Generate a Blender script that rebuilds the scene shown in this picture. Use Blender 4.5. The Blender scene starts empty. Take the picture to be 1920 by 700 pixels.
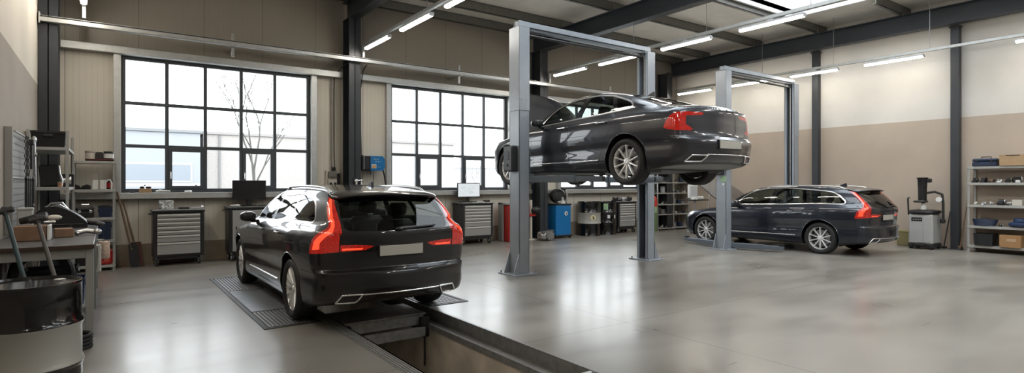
import bpy, bmesh, math, random
import numpy as np
from mathutils import Vector, Matrix
random.seed(7)
PI = math.pi
SC = bpy.context.scene
COL = SC.collection

# ------------------------------------------------------------------ materials
MATS = {}
def mat(name, color=(.5,.5,.5), rough=.5, metal=0., coat=0., spec=.5, emit=None, estr=0., noise=0., nscale=8., bump=0., bscale=60., rvar=0.):
    if name in MATS: return MATS[name]
    m = bpy.data.materials.new(name); m.use_nodes = True
    nt = m.node_tree; b = nt.nodes['Principled BSDF']
    b.inputs['Base Color'].default_value = (*color, 1)
    b.inputs['Roughness'].default_value = rough
    b.inputs['Metallic'].default_value = metal
    b.inputs['Coat Weight'].default_value = coat
    b.inputs['Coat Roughness'].default_value = .04
    b.inputs['Specular IOR Level'].default_value = spec
    if emit:
        b.inputs['Emission Color'].default_value = (*emit, 1); b.inputs['Emission Strength'].default_value = estr
    tc = None
    if noise or bump or rvar:
        tc = nt.nodes.new('ShaderNodeTexCoord')
    if noise or rvar:
        n = nt.nodes.new('ShaderNodeTexNoise'); n.inputs['Scale'].default_value = nscale; n.inputs['Detail'].default_value = 6
        nt.links.new(tc.outputs['Object'], n.inputs['Vector'])
        if noise:
            r = nt.nodes.new('ShaderNodeValToRGB')
            r.color_ramp.elements[0].position = .3; r.color_ramp.elements[1].position = .7
            r.color_ramp.elements[0].color = (*[c*(1-noise) for c in color], 1)
            r.color_ramp.elements[1].color = (*[min(1, c*(1+noise)) for c in color], 1)
            nt.links.new(n.outputs['Fac'], r.inputs['Fac']); nt.links.new(r.outputs['Color'], b.inputs['Base Color'])
        if rvar:
            mr = nt.nodes.new('ShaderNodeMapRange')
            mr.inputs['To Min'].default_value = max(0, rough-rvar); mr.inputs['To Max'].default_value = min(1, rough+rvar)
            nt.links.new(n.outputs['Fac'], mr.inputs['Value']); nt.links.new(mr.outputs['Result'], b.inputs['Roughness'])
    if bump:
        n2 = nt.nodes.new('ShaderNodeTexNoise'); n2.inputs['Scale'].default_value = bscale; n2.inputs['Detail'].default_value = 4
        nt.links.new(tc.outputs['Object'], n2.inputs['Vector'])
        bp = nt.nodes.new('ShaderNodeBump'); bp.inputs['Strength'].default_value = bump; bp.inputs['Distance'].default_value = .01
        nt.links.new(n2.outputs['Fac'], bp.inputs['Height']); nt.links.new(bp.outputs['Normal'], b.inputs['Normal'])
    MATS[name] = m
    return m

def glass_mat(name, tint, refl=1.0):
    if name in MATS: return MATS[name]
    m = bpy.data.materials.new(name); m.use_nodes = True
    nt = m.node_tree; nt.nodes.clear()
    o = nt.nodes.new('ShaderNodeOutputMaterial'); mx = nt.nodes.new('ShaderNodeMixShader')
    t = nt.nodes.new('ShaderNodeBsdfTransparent'); g = nt.nodes.new('ShaderNodeBsdfGlossy'); f = nt.nodes.new('ShaderNodeLayerWeight')
    t.inputs['Color'].default_value = (*tint, 1); g.inputs['Roughness'].default_value = .01
    f.inputs['Blend'].default_value = .5          # facing = 1 - cos: Schlick, the same from both sides
    pw = nt.nodes.new('ShaderNodeMath'); pw.operation = 'POWER'; pw.inputs[1].default_value = 5.
    mu = nt.nodes.new('ShaderNodeMath'); mu.operation = 'MULTIPLY_ADD'; mu.inputs[1].default_value = .96*refl; mu.inputs[2].default_value = .042*refl
    nt.links.new(f.outputs['Facing'], pw.inputs[0]); nt.links.new(pw.outputs[0], mu.inputs[0]); nt.links.new(mu.outputs[0], mx.inputs[0])
    nt.links.new(t.outputs[0], mx.inputs[1]); nt.links.new(g.outputs[0], mx.inputs[2]); nt.links.new(mx.outputs[0], o.inputs[0])
    MATS[name] = m
    return m

# ------------------------------------------------------------------ mesh builder
class MB:
    def __init__(s): s.v = []; s.f = []; s.mi = []; s.m = 0
    def face(s, idx): s.f.append(tuple(idx)); s.mi.append(s.m)
    def addv(s, pts):
        b = len(s.v); s.v += [tuple(p) for p in pts]; return b
    def poly(s, pts):
        b = s.addv(pts); s.face(range(b, b+len(pts)))
    def box(s, x0, x1, y0, y1, z0, z1, bev=0., M=None):
        if x0 > x1: x0, x1 = x1, x0
        if y0 > y1: y0, y1 = y1, y0
        if z0 > z1: z0, z1 = z1, z0
        c = [(x0+x1)/2, (y0+y1)/2, (z0+z1)/2]; h = [(x1-x0)/2, (y1-y0)/2, (z1-z0)/2]
        bev = min(bev, min(h)*.95)
        T = (lambda p: p) if M is None else (lambda p: tuple(M @ Vector(p)))
        if bev <= 0:
            P = [(c[0]+i*h[0], c[1]+j*h[1], c[2]+k*h[2]) for i in (-1,1) for j in (-1,1) for k in (-1,1)]
            b = s.addv([T(p) for p in P])
            for q in ((0,1,3,2),(4,6,7,5),(0,4,5,1),(2,3,7,6),(0,2,6,4),(1,5,7,3)): s.face([b+i for i in q])
            return
        ids = {}
        pts = []
        for i in (-1,1):
            for j in (-1,1):
                for k in (-1,1):
                    for a in range(3):
                        sg = (i,j,k)
                        p = [c[n] + sg[n]*(h[n] - (0 if n == a else bev)) for n in range(3)]
                        ids[(i,j,k,a)] = len(pts); pts.append(T(p))
        b = s.addv(pts)
        g = lambda i,j,k,a: b+ids[(i,j,k,a)]
        for a in range(3):
            for sg in (-1,1):
                q = []
                for (u,w) in ((-1,-1),(1,-1),(1,1),(-1,1)):
                    t = [0,0,0]; t[a] = sg; t[(a+1)%3] = u; t[(a+2)%3] = w
                    q.append(g(*t, a))
                s.face(q if sg > 0 else q[::-1])
        for a in range(3):
            a1, a2 = (a+1)%3, (a+2)%3
            for u in (-1,1):
                for w in (-1,1):
                    def t(e):
                        r = [0,0,0]; r[a] = e; r[a1] = u; r[a2] = w; return r
                    q = [g(*t(-1), a1), g(*t(1), a1), g(*t(1), a2), g(*t(-1), a2)]
                    s.face(q if u*w > 0 else q[::-1])
        for i in (-1,1):
            for j in (-1,1):
                for k in (-1,1):
                    q = [g(i,j,k,0), g(i,j,k,1), g(i,j,k,2)]
                    s.face(q if i*j*k > 0 else q[::-1])
    def bar(s, p0, p1, w, h, bev=0., up=(0,0,1)):
        """box section bar from p0 to p1; w across, h along up."""
        p0 = Vector(p0); p1 = Vector(p1); d = p1-p0; L = d.length
        z = d.normalized(); u = Vector(up)
        if abs(z.dot(u)) > .98: u = Vector((0,1,0))
        x = u.cross(z).normalized(); y = z.cross(x)
        M = Matrix(((x.x,y.x,z.x,p0.x),(x.y,y.y,z.y,p0.y),(x.z,y.z,z.z,p0.z),(0,0,0,1)))
        s.box(-w/2, w/2, -h/2, h/2, 0, L, bev, M)
    def tube(s, pts, r, n=10, caps=True, closed=False):
        pts = [Vector(p) for p in pts]; N = len(pts)
        rs = r if isinstance(r, (list, tuple)) else [r]*N
        t0 = (pts[1]-pts[0]).normalized()
        u = Vector((0,0,1)) if abs(t0.z) < .9 else Vector((1,0,0))
        x = u.cross(t0).normalized()
        rings = []
        for i in range(N):
            if closed: t = (pts[(i+1)%N]-pts[i-1]).normalized()
            else: t = (pts[min(i+1,N-1)]-pts[max(i-1,0)]).normalized()
            x = (x - t*x.dot(t)).normalized(); y = t.cross(x)
            rings.append(s.addv([pts[i] + (x*math.cos(2*PI*k/n) + y*math.sin(2*PI*k/n))*rs[i] for k in range(n)]))
        for i in range(N if closed else N-1):
            a, b = rings[i], rings[(i+1)%N]
            for k in range(n):
                k2 = (k+1)%n
                s.face((a+k, a+k2, b+k2, b+k))
        if caps and not closed:
            s.face([rings[0]+k for k in range(n)][::-1]); s.face([rings[-1]+k for k in range(n)])
    def lathe(s, prof, n=32, o=(0,0,0), axis='z', closed=False):
        """profile of (r, h) about an axis through o; faces outward when h rises with outside profile."""
        o = Vector(o)
        def P(r, h, a):
            c, q = r*math.cos(a), r*math.sin(a)
            if axis == 'z': return o + Vector((c, q, h))
            if axis == 'y': return o + Vector((q, h, c))
            return o + Vector((h, c, q))
        rings = []
        for r, h in prof:
            if r < 1e-6: rings.append((s.addv([P(0, h, 0)]), 1))
            else: rings.append((s.addv([P(r, h, 2*PI*k/n) for k in range(n)]), n))
        m = len(prof)
        for i in range(m if closed else m-1):
            (a, na), (b, nb) = rings[i], rings[(i+1)%m]
            for k in range(n):
                k2 = (k+1)%n
                if na == 1 and nb == 1: continue
                if na == 1: s.face((a, b+k2, b+k))
                elif nb == 1: s.face((a+k, a+k2, b))
                else: s.face((a+k, a+k2, b+k2, b+k))
    def prism(s, poly, h0, h1, fn):
        """2D outline poly (a,b) extruded between h0 and h1; fn(a,b,h) -> xyz."""
        n = len(poly)
        A = s.addv([fn(a, b, h0) for a, b in poly]); B = s.addv([fn(a, b, h1) for a, b in poly])
        for i in range(n):
            j = (i+1)%n; s.face((A+i, A+j, B+j, B+i))
        s.face([A+i for i in range(n)][::-1]); s.face([B+i for i in range(n)])
    def ring(s, outer, inner, h0, h1, fn):
        n = len(outer)
        R = [s.addv([fn(a, b, h) for a, b in pl]) for pl in (outer, inner) for h in (h0, h1)]
        for i in range(n):
            j = (i+1)%n
            s.face((R[0]+i, R[0]+j, R[1]+j, R[1]+i)); s.face((R[2]+j, R[2]+i, R[3]+i, R[3]+j))
            s.face((R[1]+i, R[1]+j, R[3]+j, R[3]+i)); s.face((R[0]+j, R[0]+i, R[2]+i, R[2]+j))
    def blob(s, c, r, n=16, m=10, p=2.0, M=None):
        """superellipsoid"""
        def sg(v, e): return math.copysign(abs(v)**e, v)
        e = 2.0/p; rows = []
        for i in range(m+1):
            la = -PI/2 + PI*i/m
            row = []
            for k in range(n):
                lo = 2*PI*k/n
                q = Vector((r[0]*sg(math.cos(la),e)*sg(math.cos(lo),e), r[1]*sg(math.cos(la),e)*sg(math.sin(lo),e), r[2]*sg(math.sin(la),e)))
                if M is not None: q = M @ q
                row.append(Vector(c)+q)
            rows.append(s.addv(row if 0 < i < m else row[:1]))
        for i in range(m):
            for k in range(n):
                k2 = (k+1)%n; a, b = rows[i], rows[i+1]
                if i == 0: s.face((a, b+k2, b+k))
                elif i == m-1: s.face((a+k, a+k2, b))
                else: s.face((a+k, a+k2, b+k2, b+k))
    def add(s, o, M=None):
        b = len(s.v)
        s.v += [tuple(M @ Vector(p)) for p in o.v] if M is not None else list(o.v)
        s.f += [tuple(b+i for i in f) for f in o.f]; s.mi += [s.m+i for i in o.mi] if o.mi else []
    def build(s, name, mats, parent=None, ang=32, fix=True):
        me = bpy.data.meshes.new(name)
        me.from_pydata(s.v, [], s.f)
        mats = mats if isinstance(mats, (list, tuple)) else [mats]
        for m in mats: me.materials.append(m)
        if any(s.mi): me.polygons.foreach_set('material_index', s.mi)
        if fix:
            bm = bmesh.new(); bm.from_mesh(me)
            bmesh.ops.recalc_face_normals(bm, faces=bm.faces); bm.to_mesh(me); bm.free()
        me.polygons.foreach_set('use_smooth', [True]*len(me.polygons))
        me.set_sharp_from_angle(angle=math.radians(ang))
        me.update()
        o = bpy.data.objects.new(name, me); COL.objects.link(o)
        if parent is not None: o.parent = parent
        return o

def tag(o, label, cat, group=None, kind=None):
    o['label'] = label; o['category'] = cat
    if group: o['group'] = group
    if kind: o['kind'] = kind
    return o
def thing(name, label, cat, loc=(0,0,0), rz=0., group=None):
    o = bpy.data.objects.new(name, None); COL.objects.link(o)
    o.empty_display_size = .1
    o.location = loc; o.rotation_euler = (0,0,rz)
    return tag(o, label, cat, group)
def single(mb, name, label, cat, m, loc=(0,0,0), rz=0., group=None, ang=32):
    o = mb.build(name, m, None, ang); o.location = loc; o.rotation_euler = (0,0,rz)
    return tag(o, label, cat, group)
def struct(mb, name, m, parent=None, ang=32):
    o = mb.build(name, m, parent, ang)
    if parent is None: o['kind'] = 'structure'
    return o
def copy_tree(o, parent=None):
    c = o.copy(); COL.objects.link(c)
    if parent is not None: c.parent = parent
    for ch in o.children: copy_tree(ch, c)
    return c
# ------------------------------------------------------------------ shared materials
GALV = mat('galvanised_steel', (.50,.51,.50), .42, .7, noise=.07, nscale=14)
STEEL_DARK = mat('dark_painted_steel', (.028,.032,.038), .42, .0, noise=.12, nscale=4)
LIFT_GREY = mat('lift_grey_paint', (.30,.33,.365), .34, .25, noise=.06, nscale=3)
LIFT_DARK = mat('lift_dark_paint', (.10,.115,.13), .4, .2)
BLACK = mat('black_plastic', (.012,.012,.013), .42)
BLACK_GLOSS = mat('black_gloss', (.008,.008,.009), .1, coat=.6)
RUBBER = mat('black_rubber', (.016,.016,.016), .75, bump=.1, bscale=90)
CHROME = mat('chrome', (.90,.90,.90), .2, .9)
ALU = mat('aluminium', (.62,.62,.63), .3, .9)
STEEL = mat('bare_steel', (.45,.45,.45), .35, .9, noise=.12, nscale=20)
SHELF_GREY = mat('shelf_grey_paint', (.40,.40,.38), .5, .2, noise=.05)
BENCH_GREY = mat('bench_grey_paint', (.30,.30,.285), .5, .1)
DRAWER_GREY = mat('drawer_grey', (.34,.34,.33), .4, .2)
CASE_BLACK = mat('cabinet_black', (.018,.019,.021), .38)
WHITE = mat('white_plastic', (.75,.75,.73), .4)
CREAM = mat('cream_plastic', (.55,.52,.45), .5)
RED = mat('red_paint', (.42,.02,.018), .32, coat=.3)
BLUE = mat('blue_paint', (.01,.16,.42), .3, coat=.3)
NAVY = mat('navy_plastic', (.015,.026,.06), .45)
CARD = mat('cardboard', (.40,.27,.15), .85, noise=.08, nscale=12)
CARD_DK = mat('brown_cardboard', (.22,.13,.08), .8, noise=.1, nscale=12)
WOOD = mat('handle_wood', (.17,.10,.052), .55, noise=.25, nscale=25)
GREEN = mat('green_paint', (.17,.25,.11), .4)
TEAL = mat('teal_paint', (.018,.045,.052), .4)
TYRE = mat('tyre_rubber', (.014,.014,.0145), .62, bump=.15, bscale=120)
RIM = mat('alloy_silver', (.86,.86,.86), .28, .5)
RIM_DK = mat('wheel_inside', (.018,.018,.019), .6, .2)
DISC = mat('brake_disc_steel', (.35,.35,.36), .3, .9)
PLATE = mat('number_plate_blank', (.48,.46,.41), .5)
LABELW = mat('white_label', (.7,.7,.68), .5)
LABELG = mat('green_label', (.30,.46,.27), .5)
ORANGE = mat('orange_label', (.55,.30,.12), .5)
YELLOWISH = mat('pale_yellow_label', (.62,.58,.36), .5)
CONCRETE = mat('raw_concrete', (.30,.275,.24), .85, noise=.22, nscale=3, bump=.25, bscale=25)
INTERIOR = mat('car_interior', (.02,.02,.021), .7)
LEATHER = mat('seat_leather', (.035,.032,.03), .5)
GAPM = mat('panel_gap', (.004,.004,.004), .8)
LAMP_RED = mat('lamp_red', (.36,.006,.006), .10, coat=1., emit=(1,.035,.015), estr=.10)
LAMP_GLOW = mat('lamp_red_glow', (.6,.03,.015), .15, coat=1., emit=(1,.07,.025), estr=.75)
def lamp_pattern(m, dark, lit):
    nt = m.node_tree; b = nt.nodes['Principled BSDF']
    tc = nt.nodes.new('ShaderNodeTexCoord'); v = nt.nodes.new('ShaderNodeTexVoronoi'); v.inputs['Scale'].default_value = 44.
    mp = nt.nodes.new('ShaderNodeMapping'); mp.inputs['Scale'].default_value = (1,1,1.8)
    nt.links.new(tc.outputs['Object'], mp.inputs[0]); nt.links.new(mp.outputs[0], v.inputs['Vector'])
    r = nt.nodes.new('ShaderNodeValToRGB'); r.color_ramp.elements[0].color = (*lit,1); r.color_ramp.elements[1].color = (*dark,1)
    r.color_ramp.elements[0].position = .15; r.color_ramp.elements[1].position = .75
    nt.links.new(v.outputs['Distance'], r.inputs['Fac']); nt.links.new(r.outputs['Color'], b.inputs['Base Color'])
lamp_pattern(LAMP_RED, (.16,.003,.003), (.52,.012,.010))
HEADLAMP = mat('headlamp_glass', (.75,.78,.8), .08, .3, coat=1.)
CARGLASS = glass_mat('car_tinted_glass', (.44,.48,.46))
WINGLASS = glass_mat('window_glass', (.97,.98,.97))
UNDER = mat('underbody_panel', (.20,.20,.195), .5)
def paint(name, c):
    m = mat(name, c, .32, .45, coat=1.)
    m.node_tree.nodes['Principled BSDF'].inputs['Coat Roughness'].default_value = .02
    return m
PAINT_BLACK = paint('graphite_car_paint', (.0085,.0083,.0088))
PAINT_GREY = paint('grey_car_paint', (.034,.036,.045))
PAINT_BLUE = paint('blue_grey_car_paint', (.014,.018,.029))
# ------------------------------------------------------------------ car body shape (smooth implicit surface)
def pchip(xs, ys):
    xs = np.array(xs, float); ys = np.array(ys, float)
    o = np.argsort(xs); xs = xs[o]; ys = ys[o]
    h = np.diff(xs); d = np.diff(ys) / h
    m = np.zeros_like(ys)
    m[0] = d[0]; m[-1] = d[-1]
    for i in range(1, len(xs) - 1):
        if d[i-1] * d[i] > 0:
            w1 = 2*h[i] + h[i-1]; w2 = h[i] + 2*h[i-1]
            m[i] = (w1 + w2) / (w1/d[i-1] + w2/d[i])
    def f(x):
        x = np.clip(x, xs[0], xs[-1])
        i = np.clip(np.searchsorted(xs, x) - 1, 0, len(xs) - 2)
        t = (x - xs[i]) / h[i]
        t2 = t*t; t3 = t2*t
        return (2*t3-3*t2+1)*ys[i] + (t3-2*t2+t)*h[i]*m[i] + (-2*t3+3*t2)*ys[i+1] + (t3-t2)*h[i]*m[i+1]
    return f

def smax(a, b, k):
    h = np.maximum(k - np.abs(a - b), 0.0) / k
    return np.maximum(a, b) + h*h*k*0.25

class CarShape:
    """x forward from the rear axle, y left, z up; f < 0 inside."""
    def __init__(s, kind):
        s.kind = kind
        plan = [(-1.3,.80),(-1.0,.865),(-.7,.905),(-.3,.932),(.05,.942),(.5,.936),(1.2,.930),(2.0,.928),(2.6,.934),
                (2.94,.938),(3.25,.925),(3.5,.89),(3.75,.82),(3.95,.73)]
        s.P = pchip(*zip(*plan))
        # inset of the side against height (belt normalised to 1.06)
        ins = [(.10,.10),(.20,.055),(.28,.035),(.36,.022),(.43,.022),(.52,.028),(.64,.010),(.75,.0),(.86,.004),(.93,.016),
               (.985,.040),(1.03,.078),(1.06,.100),(1.16,.142),(1.28,.200),(1.38,.262),(1.46,.325),(1.56,.42)]
        s.I = pchip(*zip(*ins))
        s.zb = pchip([-1.2,-.5,.3,1.2,2.1,3.0,4.0],[1.105,1.10,1.09,1.065,1.035,1.02,1.02])
        if kind == 'estate':
            top = [(-1.3,1.36),(-.75,1.435),(-.3,1.488),(.2,1.515),(.8,1.528),(1.2,1.522),(1.5,1.492),(1.75,1.435),(2.0,1.33),(2.25,1.19),
                   (2.45,1.06),(2.53,1.015),(2.66,.985),(2.9,.955),(3.2,.915),(3.5,.86),(3.7,.80),(3.85,.71),(3.95,.60)]
            rear = [(.14,-.80),(.26,-.98),(.34,-1.06),(.45,-1.085),(.56,-1.08),(.615,-1.065),(.655,-1.0),(.72,-.995),(.80,-1.0),
                    (.90,-1.015),(.98,-1.022),(1.035,-1.012),(1.07,-.985),(1.15,-.915),(1.28,-.79),(1.40,-.665),(1.52,-.53)]
        else:
            top = [(-1.3,1.10),(-1.0,1.128),(-.9,1.132),(-.7,1.142),(-.5,1.175),(-.3,1.245),(0.,1.345),(.3,1.425),(.6,1.478),(.9,1.512),(1.15,1.518),
                   (1.45,1.492),(1.75,1.425),(2.0,1.325),(2.25,1.19),
                   (2.45,1.06),(2.53,1.015),(2.66,.985),(2.9,.955),(3.2,.915),(3.5,.86),(3.7,.80),(3.85,.71),(3.95,.60)]
            rear = [(.14,-.80),(.26,-1.0),(.34,-1.08),(.45,-1.12),(.56,-1.125),(.63,-1.11),(.68,-1.045),(.75,-1.03),(.85,-1.025),
                    (.95,-1.02),(1.04,-1.03),(1.10,-1.045),(1.20,-1.055)]
        s.T = pchip(*zip(*top)); s.R = pchip(*zip(*rear))
        front = [(.14,3.74),(.24,3.83),(.35,3.89),(.5,3.905),(.65,3.905),(.75,3.88),(.85,3.83),(1.0,3.73)]
        s.F = pchip(*zip(*front))
        s.B = pchip([-1.2,-.8,-.4,.3,2.6,3.3,3.7,3.95],[.30,.27,.22,.19,.19,.20,.22,.25])
        s.crown = pchip([-1.2,1.0,2.2,2.6,3.9],[.085,.085,.05,.06,.09])
    def f(s, p):
        x, y, z = p[...,0], np.abs(p[...,1]), p[...,2]
        zz = z - (s.zb(x) - 1.06)
        lift = np.where(zz < 1.06, 1.0, 1.0)
        pl = s.P(x)
        # greenhouse narrows to the rear
        g = np.clip((zz - 1.0)/.1, 0, 1)
        tap = pchip_tap(x)
        f1 = y - (pl - s.I(zz) - g*tap)
        xw = x + .12*y*y*np.clip((x-1.2)/.6, 0, 1)*np.clip((2.8-x)/.4, 0, 1)
        f2 = (z - (s.T(xw) - s.crown(x)*y*y)) * .8
        if s.kind == 'estate':
            kr = .17 + .10*np.clip((.7-z)/.2, 0, 1)
        else:
            kr = .20 + .08*np.clip((.7-z)/.2, 0, 1)
        f3 = (s.R(z) + kr*y*y - x) * np.where(z > 1.07, .75, 1.0)
        f4 = x - (s.F(z) - .33*y*y - .22*y**4)
        f5 = s.B(x) - z
        a = smax(f1, f2, .10)
        kk = .14
        a = smax(a, f4, .16)
        a = smax(a, f3, np.where(z > 1.15, .06, .14))
        return smax(a, f5, .06)
    def grad(s, p, e=2e-3):
        g = np.zeros(p.shape)
        for i in range(3):
            d = np.zeros(3); d[i] = e
            g[...,i] = s.f(p+d) - s.f(p-d)
        n = np.linalg.norm(g, axis=-1, keepdims=True)
        return g/np.maximum(n, 1e-9)
    def cast(s, o, d, t1=2.6, steps=130, t0=0.0, outside=False):
        """first sign change along rays (from inside out, or outside in)."""
        lo = np.full(o.shape[:-1], t0); hi = np.full(o.shape[:-1], np.nan)
        prev = np.full(o.shape[:-1], t0); done = np.zeros(o.shape[:-1], bool)
        for k in range(1, steps+1):
            t = t0 + (t1-t0)*k/steps
            v = s.f(o + d*t)
            hit = (~done) & ((v < 0) if outside else (v >= 0))
            lo = np.where(hit, prev, lo); hi = np.where(hit, t, hi)
            done |= hit
            prev = np.where(done, prev, t)
        for k in range(26):
            m = (lo+hi)/2
            v = s.f(o + d*m[...,None])
            inside = (v >= 0) if outside else (v < 0)
            lo = np.where(inside, m, lo); hi = np.where(inside, hi, m)
        return o + d*((lo+hi)/2)[...,None]
    def y_at(s, x, z):
        o = np.array([x, 0., z]); 
        return float(s.cast(o[None], np.array([[0.,1.,0.]]))[0,1])
    def x_rear(s, y, z):
        return float(s.cast(np.array([[0.3, y, z]]), np.array([[-1.,0.,0.]]))[0,0])
    def z_top(s, x, y):
        return float(s.cast(np.array([[x, y, .6]]), np.array([[0.,0.,1.]]))[0,2])

pchip_tap = pchip([-1.2,-.6,0.,.8,1.6,2.2,3.0],[.045,.03,.012,0.,0.,.01,.02])
# ------------------------------------------------------------------ cars
def pip(pt, poly):
    x, y = pt; c = False; n = len(poly); j = n-1
    for i in range(n):
        xi, yi = poly[i]; xj, yj = poly[j]
        if (yi > y) != (yj > y) and x < (xj-xi)*(y-yi)/(yj-yi)+xi: c = not c
        j = i
    return c
def offset_poly(poly, d):
    """shift a closed outline inward (d>0) for either winding."""
    n = len(poly)
    area = sum(poly[i][0]*poly[(i+1)%n][1]-poly[(i+1)%n][0]*poly[i][1] for i in range(n))
    sg = 1 if area > 0 else -1
    out = []
    for i in range(n):
        p0, p1, p2 = [Vector(poly[k % n]) for k in (i-1, i, i+1)]
        d1 = (p1-p0).normalized(); d2 = (p2-p1).normalized()
        n1 = Vector((-d1.y, d1.x))*sg; n2 = Vector((-d2.y, d2.x))*sg
        m = (n1+n2); m = m/max(.3, m.length_squared)*2
        q = p1 + m*d*.5*1.0 if False else p1 + (n1+n2)/max(.4, 1+n1.dot(n2))*d
        out.append((q.x, q.y))
    return out
def strip(line, w):
    L = []; R = []
    n = len(line)
    for i in range(n):
        a = Vector(line[max(i-1,0)]); b = Vector(line[min(i+1,n-1)]); p = Vector(line[i])
        d = (b-a).normalized(); nn = Vector((-d.y, d.x))*w/2
        L.append(tuple(p+nn)); R.append(tuple(p-nn))
    return L + R[::-1]
def dense(poly, closed=True, step=.08):
    out = []
    n = len(poly)
    for i in range(n if closed else n-1):
        a = Vector(poly[i]); b = Vector(poly[(i+1)%n]); k = max(1, int((b-a).length/step))
        for t in range(k): out.append(tuple(a.lerp(b, t/k)))
    if not closed: out.append(tuple(poly[-1]))
    return out
def smooth_line(pts, n=6, closed=False):
    """Catmull-Rom through the points."""
    P = [Vector(p) for p in pts]; N = len(P); out = []
    for i in range(N if closed else N-1):
        g = (lambda k: P[k % N]) if closed else (lambda k: P[min(max(k,0),N-1)])
        p0, p1, p2, p3 = g(i-1), g(i), g(i+1), g(i+2)
        for k in range(n):
            t = k/n
            out.append(tuple(.5*((2*p1)+(p2-p0)*t+(2*p0-5*p1+4*p2-p3)*t*t+(3*p1-p0-3*p2+p3)*t**3)))
    if not closed: out.append(tuple(P[-1]))
    return out

SIDE = (Vector((1,0,0)), Vector((0,0,1)))
CORNER = (Vector((-1,-1,0)), Vector((0,0,1)))
REAR = (Vector((0,1,0)), Vector((0,0,1)))
TOP = (Vector((1,0,0)), Vector((0,1,0)))
BODY, GAP, HOOD, WSHIELD, FDOOR, RDOOR, FGLASS, RGLASS, QGLASS, TRIM, PILLAR, TAIL, TAILIN, GATE, BGLASS, BUMPER, CLAD, HEAD, GRILLE, TAILGLOW, UNDERP, KILL = range(22)

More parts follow.
